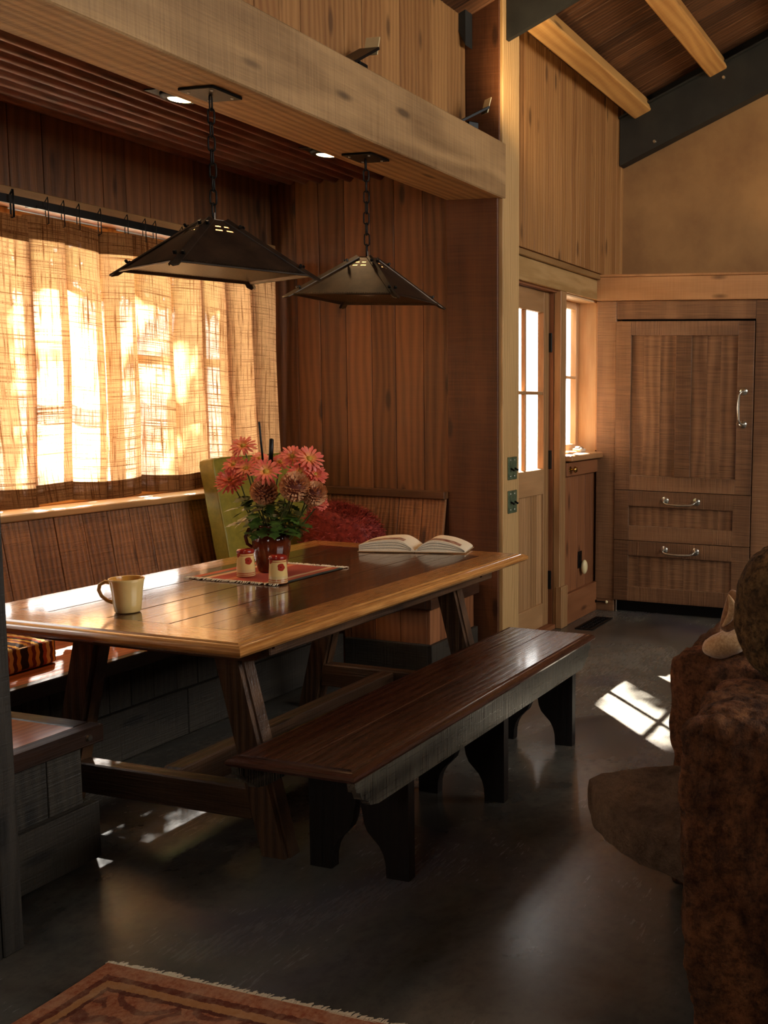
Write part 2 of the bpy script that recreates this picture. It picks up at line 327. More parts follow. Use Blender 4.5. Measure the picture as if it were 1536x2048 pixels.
# ------------------------------------------------------------------ mesh builder
class MB:
    def __init__(s): s.v = []; s.f = []; s.g = []; s.r = []
    def add(s, verts, faces, gc=None, rnd=None):
        b = len(s.v); s.v += [Vector(p) for p in verts]; s.f += [tuple(b+i for i in f) for f in faces]
        s.g += [tuple(q) for q in (gc or verts)]
        rr = random.random() if rnd is None else rnd; s.r += [rr]*len(verts); return s
    def boxm(s, Mx, size, ch=.003, rnd=None, off=None):        # local X = grain
        hx, hy, hz = (a/2 for a in size); ch = min(ch, hx*.45, hy*.45, hz*.45)
        vs = []; idx = {}
        for sx in (-1, 1):
            for sy in (-1, 1):
                for sz in (-1, 1):
                    for k in range(3):
                        h = [hx, hy, hz]; d = [hx-ch, hy-ch, hz-ch]; d[k] = h[k]
                        idx[(sx, sy, sz, k)] = len(vs); vs.append(Vector((sx*d[0], sy*d[1], sz*d[2])))
        fs = []
        I = lambda x, y, z, k: idx[(x, y, z, k)]
        for q in (-1, 1):
            a = [I(q, -1, -1, 0), I(q, 1, -1, 0), I(q, 1, 1, 0), I(q, -1, 1, 0)]; fs.append(a if q > 0 else a[::-1])
            a = [I(-1, q, -1, 1), I(-1, q, 1, 1), I(1, q, 1, 1), I(1, q, -1, 1)]; fs.append(a if q > 0 else a[::-1])
            a = [I(-1, -1, q, 2), I(1, -1, q, 2), I(1, 1, q, 2), I(-1, 1, q, 2)]; fs.append(a if q > 0 else a[::-1])
        for p in (-1, 1):
            for q in (-1, 1):
                a = [I(-1, p, q, 1), I(-1, p, q, 2), I(1, p, q, 2), I(1, p, q, 1)]; fs.append(a if p*q > 0 else a[::-1])
                a = [I(p, -1, q, 0), I(p, 1, q, 0), I(p, 1, q, 2), I(p, -1, q, 2)]; fs.append(a if p*q > 0 else a[::-1])
                a = [I(p, q, -1, 0), I(p, q, -1, 1), I(p, q, 1, 1), I(p, q, 1, 0)]; fs.append(a if p*q > 0 else a[::-1])
                for w in (-1, 1):
                    a = [I(p, q, w, 0), I(p, q, w, 1), I(p, q, w, 2)]; fs.append(a if p*q*w > 0 else a[::-1])
        o = off or Vector((random.uniform(0, 50), random.uniform(0, 50), random.uniform(0, 50)))
        s.add([Mx @ v for v in vs], fs, [v+o for v in vs], rnd); return s
    def box(s, lo, hi, ax=0, ch=.003, rnd=None):
        lo, hi = Vector(lo), Vector(hi); c = (lo+hi)/2; d = hi-lo
        if ax == 0: R = Matrix.Identity(3); sz = (d.x, d.y, d.z)
        elif ax == 1: R = Matrix(((0, -1, 0), (1, 0, 0), (0, 0, 1))); sz = (d.y, d.x, d.z)
        else: R = Matrix(((0, 1, 0), (0, 0, 1), (1, 0, 0))); sz = (d.z, d.x, d.y)
        return s.boxm(Matrix.Translation(c) @ R.to_4x4(), sz, ch, rnd)
    def bar(s, a, b, w, t, up=(0, 0, 1), ch=.003):              # beam from a to b, w across, t along up
        a, b = Vector(a), Vector(b); X = (b-a).normalized(); Z = Vector(up); Z = (Z-X*Z.dot(X)).normalized(); Y = Z.cross(X)
        R = Matrix((X, Y, Z)).transposed().to_4x4()
        return s.boxm(Matrix.Translation((a+b)/2) @ R, ((b-a).length, w, t), ch)
    def prism(s, poly, o, u, w, n, grain=0):                    # poly in (u,w) coordinates, extruded along n
        o, u, w, n = Vector(o), Vector(u), Vector(w), Vector(n); k = len(poly)
        A = [o+u*a+w*b for a, b in poly]; Bv = [p+n for p in A]
        off = random.uniform(0, 50)
        g0 = [((a, b) if grain == 0 else (b, a)) for a, b in poly]
        ga = [(x+off, y+off, 0) for x, y in g0]; gb = [(x+off, y+off, n.length) for x, y in g0]
        ar = sum(poly[i][0]*poly[(i+1) % k][1]-poly[(i+1) % k][0]*poly[i][1] for i in range(k))
        flip = (u.cross(w).dot(n) > 0) != (ar < 0)
        fs = [tuple(range(k))[::-1], tuple(range(k, 2*k))]+[(i, (i+1) % k, k+(i+1) % k, k+i) for i in range(k)]
        if not flip: fs = [f[::-1] for f in fs]
        return s.add(A+Bv, fs, ga+gb)
    def lathe(s, prof, c=(0, 0, 0), n=32, Mx=None):
        vs = []; fs = []
        for r, z in prof:
            for i in range(n): a = 2*pi*i/n; vs.append(Vector((r*cos(a), r*sin(a), z)))
        for j in range(len(prof)-1):
            for i in range(n): fs.append((j*n+i, j*n+(i+1) % n, (j+1)*n+(i+1) % n, (j+1)*n+i))
        T = Matrix.Translation(c) @ (Mx or Matrix.Identity(4)); return s.add([T @ v for v in vs], fs)
    def tube(s, pts, r, n=8, closed=False):
        pts = [Vector(p) for p in pts]; k = len(pts); vs = []; fs = []; Np = None
        for i, p in enumerate(pts):
            if closed: t = pts[(i+1) % k]-pts[i-1]
            else: t = pts[min(i+1, k-1)]-pts[max(i-1, 0)]
            t.normalize()
            if Np is None: Np = t.orthogonal().normalized()
            Np = (Np-t*Np.dot(t)); Np = Np.normalized() if Np.length > 1e-6 else t.orthogonal().normalized()
            B = t.cross(Np); rr = r[i] if isinstance(r, (list, tuple)) else r
            for j in range(n): a = 2*pi*j/n; vs.append(p+(Np*cos(a)+B*sin(a))*rr)
        for i in range(k if closed else k-1):
            for j in range(n): fs.append((i*n+j, i*n+(j+1) % n, ((i+1) % k)*n+(j+1) % n, ((i+1) % k)*n+j))
        if not closed: fs += [tuple(range(n))[::-1], tuple(range((k-1)*n, k*n))]
        return s.add(vs, fs)
    def grid(s, fn, nu, nv, gc=None, rnd=None):
        vs = []; g = []; fs = []
        for j in range(nv+1):
            for i in range(nu+1):
                u, v = i/nu, j/nv; vs.append(Vector(fn(u, v))); g.append(gc(u, v) if gc else vs[-1])
        for j in range(nv):
            for i in range(nu): a = j*(nu+1)+i; fs.append((a, a+1, a+nu+2, a+nu+1))
        return s.add(vs, fs, g, rnd)
    def build(s, name, mat, parent=None, smooth=False, loc=None, kind=None, label=None, cat=None, group=None):
        me = bpy.data.meshes.new(name); o = bpy.data.objects.new(name, me); COL.objects.link(o)
        base = Vector(loc) if loc is not None else Vector((0, 0, 0))
        if parent is not None:
            base = wloc(parent) if loc is None else base
            o.parent = parent; o.location = base-wloc(parent)
        else: o.location = base
        me.from_pydata([tuple(v-base) for v in s.v], [], s.f)
        a = me.attributes.new('gc', 'FLOAT_VECTOR', 'POINT'); a.data.foreach_set('vector', [c for g in s.g for c in g])
        a = me.attributes.new('rnd', 'FLOAT', 'POINT'); a.data.foreach_set('value', s.r)
        if smooth: me.shade_smooth()
        if isinstance(smooth, float): me.set_sharp_from_angle(angle=radians(smooth))
        me.materials.append(M[mat]); me.update()
        tag(o, label, cat, group, kind); return o
def wloc(o):
    p = Vector(o.location)
    while o.parent: o = o.parent; p += o.location
    return p
def tag(o, label=None, cat=None, group=None, kind=None):
    if label: o['label'] = label
    if cat: o['category'] = cat
    if group: o['group'] = group
    if kind: o['kind'] = kind
    return o
def thing(name, loc, label, cat, group=None, rz=0):
    o = bpy.data.objects.new(name, None); COL.objects.link(o); o.location = loc; o.rotation_euler = (0, 0, rz); o.empty_display_size = .1
    return tag(o, label, cat, group)
def part_empty(name, parent, loc=None):
    o = bpy.data.objects.new(name, None); COL.objects.link(o); o.parent = parent; o.location = (Vector(loc)-wloc(parent)) if loc is not None else (0, 0, 0); return o
def copy_tree(o, parent=None):
    c = o.copy(); COL.objects.link(c)
    if parent is not None: c.parent = parent
    for ch in [x for x in S.objects if x.parent == o]: copy_tree(ch, c)
    return c

def boards(o, u, v, n, W, H, bw=.11, th=.02, gap=.0025, jit=.15, ch=.002, mb=None):
    """vertical planks covering u*W by v*H from corner o, thickness along -n (n is the face normal)"""
    mb = mb or MB(); o, u, v, n = Vector(o), Vector(u), Vector(v), Vector(n); x = 0
    while x < W-1e-4:
        w = bw*random.uniform(1-jit, 1+jit)
        if x+w > W-.03: w = W-x
        c = o+u*(x+w/2)+v*(H/2)-n*(th/2+random.uniform(0, .002))
        R = Matrix((v, u, n)).transposed().to_4x4()
        if R.to_3x3().determinant() < 0: R = Matrix((v, -u, n)).transposed().to_4x4()
        mb.boxm(Matrix.Translation(c) @ R, (H, w-gap, th), ch); x += w
    return mb
ST = dict(kind='structure')
X3, Y3, Z3 = Vector((1, 0, 0)), Vector((0, 1, 0)), Vector((0, 0, 1))

# ================================================================== STRUCTURE
XB = 5.08        # nook back wall face
YW = 4.02        # window wall face
YD = 2.60        # entry wall face
XF = 6.60        # cabinet face
b = MB(); b.box((-2.6, -3.3, -.12), (7.4, 4.2, 0), 0, .001); b.build('floor', 'floor', **ST)
b = MB(); b.box((-30, -30, -.32), (40, 40, -.22), 0, .001); b.build('ground', 'ground', **ST)
# nook window wall with an opening x 2.05..4.85, z .94...2.28
wl = MB()
boards((1.7, YW, .94+1.34), X3, Z3, -Y3, XB-1.7+.1, .5, .145, mb=wl)
boards((4.86, YW, .94), X3, Z3, -Y3, .3, 1.34, .12, mb=wl)
boards((1.7, YW, .94), X3, Z3, -Y3, .34, 1.34, .12, mb=wl)
wl.box((1.7, YW+.02, 2.28), (5.3, YW+.2, 2.8), 0); wl.box((1.7, YW+.02, -.1), (5.3, YW+.2, .94), 0)
wl.box((4.86, YW+.02, .94), (5.3, YW+.2, 2.28), 2); wl.box((1.5, YW+.02, .94), (2.04, YW+.2, 2.28), 2)
wl.build('wall_left', 'nook', **ST)
# nook back wall: boards above the backrest, wide plank at the opening
wb = MB(); boards((XB, 2.87, 0), Y3, Z3, -X3, YW-2.87+.02, 2.72, .165, mb=wb, jit=.12)
wb.box((XB+.021, 2.57, 0), (5.28, YW+.2, 3.9), 2)
wb.build('wall_back', 'nook', **ST)
wb = MB(); wb.box((XB-.012, 2.56, 0), (XB+.02, 2.868, 2.57), 2)
wb.build('trim_1', 'wide', **ST)
wb = MB(); wb.box((5.075, 2.552, 2.85), (5.10, 2.76, 4.2), 2); wb.build('trim_2', 'wide', **ST)
# post at the corner
b = MB(); b.box((5.085, 2.535, 0), (5.285, 2.70, 4.3), 2, .004); b.build('trim_3', 'post', **ST)
# great beam
b = MB(); b.box((.4, 2.53, 2.56), (5.11, 2.87, 2.852), 0, .006); b.build('trim_4', 'beam', **ST)
# loft wall over the beam
b = boards((.4, 2.75, 2.853), X3, Z3, -Y3, 4.67, 2.2, .145); b.box((.4, 2.77, 2.8), (5.08, 2.85, 5.0), 0); b.build('wall_loft', 'clad', **ST)
# corrugated ceiling
nc = 12; a0, a1 = 2.86, YW+.02
b = MB(); b.grid(lambda u, v: (1.7+u*(XB-.02-1.7), a0+(a1-a0)*v, 2.695-.016*sin(v*nc*2*pi)), 6, nc*12)
b.build('ceiling', 'rust', smooth=True, **ST)
b = MB(); b.box((1.7, 2.87, 2.75), (5.28, 4.2, 2.8)); b.build('ceiling_slab', 'nook', **ST)
# corrugated soffit strip beside the beam
b = MB(); b.box((1.7, 2.872, 2.655), (XB-.02, 2.90, 2.69), 0, .004); b.build('trim_5', 'rust', **ST)
# casing above the curtain, frame and sill of the nook window
b = MB(); b.box((1.9, YW-.03, 2.30), (XB-.002, YW-.001, 2.345), 0); b.build('trim_6', 'sill', **ST)
b = MB(); b.box((1.9, 3.945, .925), (4.97, YW+.19, .957), 0, .005); b.build('trim_7', 'sill', **ST)
win = MB(); y0, y1 = YW+.10, YW+.15
for x in (2.04, 2.70, 3.44, 4.02, 4.60, 4.80): win.box((x, y0, .957), (x+.05, y1, 2.28), 2)
for z in (.957, 1.63, 2.23): win.box((2.04, y0+.004, z), (4.85, y1-.004, z+.045), 0)
w1 = win.build('window_1', 'sill', **ST)
b = MB(); b.box((2.04, y0+.02, .96), (4.85, y0+.026, 2.27), 0, 0); b.build('window_glass', 'glass', w1)
# near left post
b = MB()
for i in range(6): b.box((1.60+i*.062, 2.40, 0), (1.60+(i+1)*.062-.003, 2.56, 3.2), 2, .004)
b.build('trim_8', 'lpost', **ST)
b = MB(); b.box((1.5, 2.56, 0), (1.7, 4.2, 2.8), 2); b.build('wall_nook_end', 'nook', **ST)
# entry wall
ew = MB()
boards((5.29, YD, 2.36), X3, Z3, -Y3, 1.90, 1.6, .105, mb=ew, jit=.35)
boards((6.05, YD, .0), X3, Z3, -Y3, .68, 1.0, .12, mb=ew)
ew.box((5.29, YD+.02, 2.16), (7.2, YD+.17, 4.3), 0); ew.box((5.96, YD+.02, 0), (6.055, YD+.10, 2.17), 2)
ew.box((6.055, YD+.02, 0), (7.2, YD+.17, 1.12), 0); ew.box((6.67, YD+.02, 1.12), (7.2, YD+.17, 2.17), 2)
e = ew.build('wall_entry', 'clad', **ST); 
b = boards((6.055, YD-.006, .20), X3, Z3, -Y3, .66, .79, .125, th=.012); b.build('wall_entry_lower', 'dwall', **ST)
b = MB(); b.box((5.29, YD-.03, 2.165), (6.74, YD, 2.30), 0, .004); b.build('trim_9', 'post', **ST)
b = MB(); b.box((5.28, YD-.055, 2.30), (6.75, YD, 2.335), 0, .004); b.build('trim_10', 'sill', **ST)
b = MB(); b.box((5.965, YD-.028, 0), (6.055, YD+.02, 2.165), 2, .004); b.box((5.96, YD-.045, 0), (6.062, YD+.0, .275), 2, .004); b.build('trim_11', 'door', **ST)
b = MB(); b.box((6.64, YD-.028, 1.13), (6.715, YD, 2.165), 2, .004); b.build('trim_12', 'ledge', **ST)
b = MB(); b.box((6.05, YD-.075, 1.085), (6.60, YD+.12, 1.125), 0, .006); b.box((6.59, YD-.075, 1.085), (6.765, YD, 1.125), 0, .006); b.build('trim_13', 'ledge', **ST)
b = MB(); b.box((6.058, YD-.035, .985), (6.715, YD, 1.075), 0, .003); b.build('trim_14', 'dwall', **ST)
b = MB(); b.box((6.058, YD-.035, 0), (6.72, YD, .205), 0, .004); b.build('baseboard_entry', 'dwall', **ST)
# entry window
b = MB(); yy = YD+.13
b.box((6.055, YD, 1.12), (6.075, YD+.17, 2.17), 2, .001); b.box((6.645, YD, 1.12), (6.67, YD+.17, 2.17), 2, .001); b.box((6.055, YD, 2.15), (6.67, YD+.17, 2.17), 0, .001)
b.box((6.055, YD+.1, 1.10), (6.67, YD+.17, 1.125), 0, .001)
for x0, x1 in ((6.075, 6.12), (6.60, 6.645), (6.345, 6.365)): b.box((x0, yy, 1.125), (x1, yy+.045, 2.15), 2)
for z0, z1 in ((1.125, 1.175), (2.10, 2.15), (1.625, 1.645)): b.box((6.075, yy+.003, z0), (6.645, yy+.04, z1), 0)
w2 = b.build('window_2', 'winwood', **ST)
b = MB(); b.box((6.08, yy+.02, 1.13), (6.64, yy+.026, 2.14), 0, 0); b.build('window_glass', 'glass', w2)
# entry door (part hidden behind the post)
dx0, dx1, dy0, dy1 = 5.30, 5.955, 2.648, 2.692
b = MB(); b.box((dx0, dy0, .03), (5.385, dy1, 2.15), 2); b.box((5.875, dy0, .03), (dx1, dy1, 2.15), 2)
for z0, z1 in ((.03, .18), (.885, 1.045), (2.02, 2.15)): b.box((5.386, dy0, z0), (5.874, dy1, z1), 0)
dr = b.build('door_1', 'door', **ST)
b = boards((5.386, dy0+.010, .18), X3, Z3, -Y3, .488, .705, .082, th=.02, jit=.05); b.build('door_panel', 'door', dr)
b = MB(); b.box((5.62, dy0+.008, 1.045), (5.64, dy1-.008, 2.02), 2); b.box((5.386, dy0+.006, 1.51), (5.874, dy1-.006, 1.532), 0); b.build('muntin', 'door', dr)
b = MB(); b.box((5.386, dy0+.02, 1.04), (5.874, dy0+.025, 2.02), 0, 0); b.build('door_glass', 'glass', dr)
for z in (.32, 1.10, 1.84):
    b = MB(); b.box((5.948, 2.628, z-.06), (5.968, 2.655, z+.06), 2, .002); b.build('hinge', 'black', dr)
b = MB(); b.box((5.29, 2.64, 0), (5.30, 2.80, 2.17), 2, 0); b.box((5.956, 2.62, 0), (5.966, 2.70, 2.17), 2, 0); b.box((5.29, 2.60, 2.152), (5.966, 2.70, 2.168), 0, 0); b.box((5.29, 2.60, 0), (5.966, 2.80, .028), 0, .002)
b.build('trim_15', 'dwall', **ST)
# far plaster wall
b = MB(); b.box((7.16, -3.3, 0), (7.3, 2.86, 6.8), 2, 0); b.build('wall_far', 'plaster', **ST)
# unseen room walls with their windows
b = MB(); b.box((-2.6, -3.3, 0), (1.5, -3.15, 6.8), 0, 0); b.box((6.0, -3.3, 0), (7.3, -3.15, 6.8), 0, 0); b.box((1.5, -3.3, 0), (6.0, -3.15, 2.25), 0, 0); b.box((1.5, -3.3, 3.95), (6.0, -3.15, 6.8), 0, 0)
b.build('wall_right', 'roomw', **ST)
b = MB(); b.box((-2.6, -3.3, 0), (-2.45, .3, 6.8), 1, 0); b.box((-2.6, 1.3, 0), (-2.45, 2.8, 6.8), 1, 0); b.box((-2.6, .3, 0), (-2.45, 1.3, 2.1), 1, 0); b.box((-2.6, .3, 3.1), (-2.45, 1.3, 6.8), 1, 0)
b.build('wall_behind', 'roomw', **ST)
b = MB(); b.box((-2.6, 2.6, 0), (1.62, 2.8, 5.2), 0, 0); b.build('wall_near_left', 'roomw', **ST)
# roof: deck, purlins, steel rafters
SL = .45
dz = lambda y: 3.655+SL*(2.41-y)
b = MB(); nrm = Vector((0, SL, 1)).normalized(); up = Vector((0, -1, SL)).normalized()
x = -2.6; L_ = 6.7
while x < 7.3:
    w = random.uniform(.10, .16); c = Vector((x+w/2, 2.9, dz(2.9)))+up*(L_/2)+nrm*.015
    R = Matrix((up, -X3, nrm)).transposed()
    if R.determinant() < 0: R = Matrix((up, X3, nrm)).transposed()
    b.boxm(Matrix.Translation(c) @ R.to_4x4(), (L_, w-.004, .03), .003); x += w
b.build('roof_boards', 'deck', **ST)
b = MB(); b.prism([(2.95, dz(2.95)+.035), (-3.4, dz(-3.4)+.035), (-3.4, dz(-3.4)+.1), (2.95, dz(2.95)+.1)], (-2.7, 0, 0), Y3, Z3, (10.1, 0, 0)); b.build('roof', 'deck', **ST)
ti = 16
for yb in (2.445, 1.895, 1.30, .70, .1, -.6, -1.3, -2.0):
    zb = dz(yb)-.055*sqrt(1+SL*SL)-.02
    b = MB(); b.bar((5.16 if yb > 1.8 else -2.5, yb, zb), (7.12, yb, zb), .14, .105, nrm, .008); b.build(f'trim_{ti}', 'purlin', **ST); ti += 1
def rafter(x0, x1, ya, za, yb_, depth, name):
    b = MB(); zt = lambda y: za+.43*(ya-y)
    b.prism([(ya, zt(ya)), (yb_, zt(yb_)), (yb_, zt(yb_)+depth), (ya, zt(ya)+depth)], (x0, 0, 0), Y3, Z3, (x1-x0, 0, 0))
    b.prism([(ya, zt(ya)+depth), (yb_, zt(yb_)+depth), (yb_, zt(yb_)+depth+.012), (ya, zt(ya)+depth+.012)], (x0-.03, 0, 0), Y3, Z3, (x1-x0+.03, 0, 0))
    return b.build(name, 'steel', **ST)
rr_ = rafter(7.06, 7.15, YD-.005, 3.165, -3.2, .322, 'trim_30')
rafter(5.12, 5.15, 2.533, 3.39, -3.2, .62, 'trim_31')
for (px, py) in ((1430, 141), (1447, 155), (1309, 283)):
    p = P(px, py, 0, 7.06); b = MB(); b.lathe([(0, -.008), (.010, -.008), (.014, 0)], p, 12, Matrix.Rotation(pi/2, 4, 'Y')); b.build('bolt', 'nickel', rr_, loc=(0, 0, 0))
b = MB(); zt = lambda y: 3.165+.43*(YD-y)+.30; b.prism([(2.59, zt(2.59)), (-3.1, zt(-3.1)), (-3.1, dz(-3.1)), (2.59, dz(2.59))], (7.125, 0, 0), Y3, Z3, (.03, 0, 0)); b.build('trim_33', 'black', **ST)  # black strip standing in for the shade between rafter and deck
q0, q1 = P(890, 0, 0, 5.03), P(933, 87, 0, 5.03)
b = MB(); dd_ = (q0-q1).normalized()
e0 = q1-dd_*.02; e1 = q1+dd_*1.5
b.prism([(e0.y, e0.z), (e1.y, e1.z), (e1.y, e1.z+1.2), (e0.y, e0.z+1.0)], (5.0, 0, 0), Y3, Z3, (.075, 0, 0)); b.build('trim_32', 'steel', **ST)
# ceiling can lights
for i, (x, lb) in enumerate(((3.43, 'square-plated recessed downlight in rusty ceiling, nearer the window curtain end'), (4.37, 'square-plated recessed downlight in rusty ceiling, close above the farther pendant'))):
    t = thing('recessed_downlight', (x, 3.13, 2.68), lb, 'ceiling light', 'recessed downlights in the corrugated ceiling')
    b = MB(); b.box((x-.09, 3.04, 2.668), (x+.09, 3.22, 2.674), 0, .001); b.build('mounting_plate', 'iron', t)
    b = MB(); b.lathe([(.045, 2.665), (.075, 2.668), (.072, 2.655), (.052, 2.648), (.042, 2.66)], (x, 3.13, 0), 32); b.build('trim_ring', 'iron', t, True)
    b = MB(); b.lathe([(.001, 2.652), (.044, 2.652), (.046, 2.657)], (x, 3.13, 0), 24); b.build('lens', 'lamp', t)
    lamp('SPOT', (x, 3.13, 2.64), 14, (1, .62, .3), .03, (x, 3.13, 0), radians(110))

# ================================================================== FURNITURE
def ring_pieces(x0, x1, y0, y1, prof, w):
    """four mitred border boards; prof = (inset from outer edge, z) closed list"""
    cs = [Vector((x0, y0, 0)), Vector((x1, y0, 0)), Vector((x1, y1, 0)), Vector((x0, y1, 0))]
    diag = [Vector((1, 1, 0)), Vector((-1, 1, 0)), Vector((-1, -1, 0)), Vector((1, -1, 0))]
    out = []
    for i in range(4):
        j = (i+1) % 4; Ln = (cs[j]-cs[i]).length; k = len(prof); off = random.uniform(0, 40)
        va = [cs[i]+diag[i]*d+Z3*z for d, z in prof]; vb = [cs[j]+diag[j]*d+Z3*z for d, z in prof]
        ga = [(off+d, off+d, z) for d, z in prof]; gb = [(off+Ln-d, off+d, z) for d, z in prof]
        fs = [(q, (q+1) % k, k+(q+1) % k, k+q) for q in range(k)]+[tuple(range(k))[::-1], tuple(range(k, 2*k))]
        m = MB(); m.add(va+vb, [f[::-1] for f in fs], ga+gb, .5); out.append(m)
    return out
# ---- dining table
TZ = .762
tab = thing('dining_table', (3.36, 2.625, 0), 'long wooden trestle dining table with amber rim and darker plank centre', 'table')
x0, x1, y0, y1 = 2.385, 4.335, 2.03, 3.22
prof = [(.165, TZ), (.040, TZ), (.034, TZ-.005), (.020, TZ-.004), (.006, TZ-.010), (0, TZ-.018), (.001, TZ-.027), (.008, TZ-.035), (.024, TZ-.038), (.034, TZ-.046), (.06, TZ-.048), (.165, TZ-.048)]
for m in ring_pieces(x0, x1, y0, y1, prof, .165): m.build('rim_board', 'table_rim', tab, smooth=30.0)
b = MB(); yy = y0+.166
n = 7; w = (y1-y0-.332)/n
for i in range(n): b.box((x0+.166, yy+i*w+.0008, TZ-.04), (x1-.166, yy+(i+1)*w-.0008, TZ-.0008*(i % 2)), 0, .0016)
b.build('top_panel', 'table_in', tab)
def leg_set(xc):
    b = MB()
    prof = [(2.09, .714), (2.09, .70), (2.115, .692), (2.118, .678), (2.15, .672), (2.16, .655), (2.20, .648), (3.05, .648), (3.09, .655), (3.10, .672), (3.132, .678), (3.135, .692), (3.16, .70), (3.16, .714)]
    b.prism(prof, (xc-.045, 0, 0), Y3, Z3, (.09, 0, 0)); b.build('cross_batten', 'table_leg', tab)
    for yt, yb_ in ((2.292, 2.128), (2.868, 3.032)):
        b = MB(); w = .052
        b.prism([(yt-w, .65), (yt+w, .65), (yb_+w, 0), (yb_-w, 0)], (xc-.012, 0, 0), Y3, Z3, (.045, 0, 0), 1)
        b.prism([(yt-w+.008, .65), (yt+w-.008, .65), (yb_+w-.008, 0), (yb_-w+.008, 0)], (xc-.03, 0, 0), Y3, Z3, (.018, 0, 0), 1)
        b.build('leg', 'table_leg', tab)
    b = MB(); b.box((xc-.028, 2.21, .115), (xc+.03, 2.95, .222), 1, .005); b.build('stretcher', 'table_leg', tab)
leg_set(2.655); leg_set(4.03)
b = MB(); b.box((2.69, 2.545, .118), (3.99, 2.62, .224), 0, .006); b.build('long_stretcher', 'table_leg', tab)
for yb_ in (2.12, 3.12):
    b = MB(); b.box((2.6, yb_-.02, .675), (4.1, yb_+.02, .714), 0, .004); b.build('side_rail', 'table_leg', tab)

# ---- front bench
BZ = .468
ben = thing('wooden_bench', (3.19, 1.8, 0), 'long dark wooden bench with carved board legs before the dining table', 'bench')
x0, x1, y0, y1 = 2.29, 4.085, 1.588, 2.015
prof = [(.030, BZ), (.026, BZ-.004), (.014, BZ-.005), (.003, BZ-.012), (0, BZ-.020), (.004, BZ-.028), (.014, BZ-.031), (.030, BZ-.032)]
for m in ring_pieces(x0, x1, y0, y1, prof, .03): m.build('edge_moulding', 'bench_top', ben, smooth=30.0)
b = MB(); ym = 1.80
for a_, c_ in ((y0+.03, ym), (ym, y1-.03)): b.box((x0+.03, a_+.0006, BZ-.032), (x1-.03, c_-.0006, BZ), 0, .002)
b.build('seat', 'bench_top', ben)
zt, zb = BZ-.032, .335
ap = [(2.312, zt), (2.318, .405), (2.335, .398), (2.345, .375), (2.372, .362), (2.385, .345), (2.425, zb), (3.95, zb), (3.99, .345), (4.003, .362), (4.030, .375), (4.040, .398), (4.057, .405), (4.063, zt)]
for ya in (1.602, 1.987):
    b = MB(); b.prism(ap, (0, ya, 0), X3, Z3, (0, .026, 0)); b.build('apron', 'bench', ben)
for xc in (2.64, 3.29, 3.94):
    yl, yr = 1.629, 1.986
    half = [(yl, 0), (yl+.080, 0), (yl+.082, .045), (yl+.090, .075), (yl+.104, .100), (yl+.126, .122), (yl+.146, .142), (yl+.158, .170), (yl+.163, .205), ((yl+yr)/2, .262)]
    poly = half+[(yl+yr-a_, c_) for a_, c_ in half[-2::-1]]+[(yr, zt), (yl, zt)]
    b = MB(); b.prism(poly, (xc-.018, 0, 0), Y3, Z3, (.036, 0, 0), 1); b.build('leg', 'leg_black', ben)

# ---- banquette: left end, window side, far end
SZ = .452
def front_panel(b, o, u, W, zlo, zhi, n_): boards(Vector(o)+Z3*zlo, u, Z3, n_, W, zhi-zlo, .11, mb=b, th=.02)
bl = thing('banquette_bench', (2.1, 3.2, 0), 'built-in bench end by near left post with framed orange top and grey plank base', 'bench')
b = MB(); b.box((1.72, 2.66, SZ-.045), (2.385, 3.88, SZ-.002), 0, .002); b.build('seat', 'seat', bl)
b = MB(); b.box((1.72, 2.603, SZ-.055), (2.443, 2.660, SZ), 0, .004); b.box((2.386, 2.661, SZ-.055), (2.443, 3.15, SZ), 1, .004); b.build('seat_frame', 'boxtrim', bl)
b = MB(); boards((1.72, 2.635, .20), X3, Z3, -Y3, .665, .197, .13, mb=b); boards((2.385, 2.66, .20), Y3, Z3, X3, .55, .197, .13, mb=b); b.box((1.73, 2.656, .02), (2.363, 3.88, .39), 0)
b.build('front_panel', 'box', bl)
b = MB(); b.box((1.72, 2.60, .03), (2.412, 2.634, .213), 0, .003); b.box((2.386, 2.635, .03), (2.412, 3.2, .213), 1, .003); b.build('baseboard', 'box', bl)
b = MB(); b.lathe([(0, .006), (.008, .006), (.011, 0)], (0, 0, 0), 16, Matrix.Translation((2.385, 2.602, SZ-.028)) @ Matrix.Rotation(pi/2, 4, 'X')); b.build('screw', 'nickel', bl)
bw_ = thing('banquette_bench', (3.4, 3.6, 0), 'built-in plank bench along the curtained window behind the table', 'bench')
b = MB(); b.box((2.445, 3.21, SZ-.04), (4.525, 3.88, SZ), 0, .004); b.build('seat', 'seat', bw_)
b = MB(); b.box((2.445, 3.17, SZ-.055), (4.525, 3.209, SZ+.002), 0, .004); b.build('seat_edge', 'boxtrim', bw_)
b = boards((2.45, 3.215, .22), X3, Z3, -Y3, 2.07, .176, .12); b.box((2.45, 3.237, .02), (4.52, 3.88, .39)); b.build('front_panel', 'box', bw_)
b = MB(); b.box((2.45, 3.185, .04), (3.42, 3.214, .238), 0, .003); b.box((3.423, 3.185, .04), (4.52, 3.214, .236), 0, .003); b.build('baseboard', 'box', bw_)
b = MB(); tl = (3.985-3.90)/.49; vv = Vector((0, tl, 1)).normalized(); nn = Vector((0, -1, tl)).normalized()
boards((2.45, 3.885, SZ-.02), X3, vv, nn, 2.07, .497, .135, mb=b); b.build('backrest', 'wains', bw_)
bf = thing('banquette_bench', (4.8, 3.3, 0), 'built-in bench end against the red-brown back wall beyond the table', 'bench')
b = MB(); b.box((4.57, 2.70, SZ-.045), (5.06, 3.88, SZ-.002), 1, .004); b.build('seat', 'seat', bf)
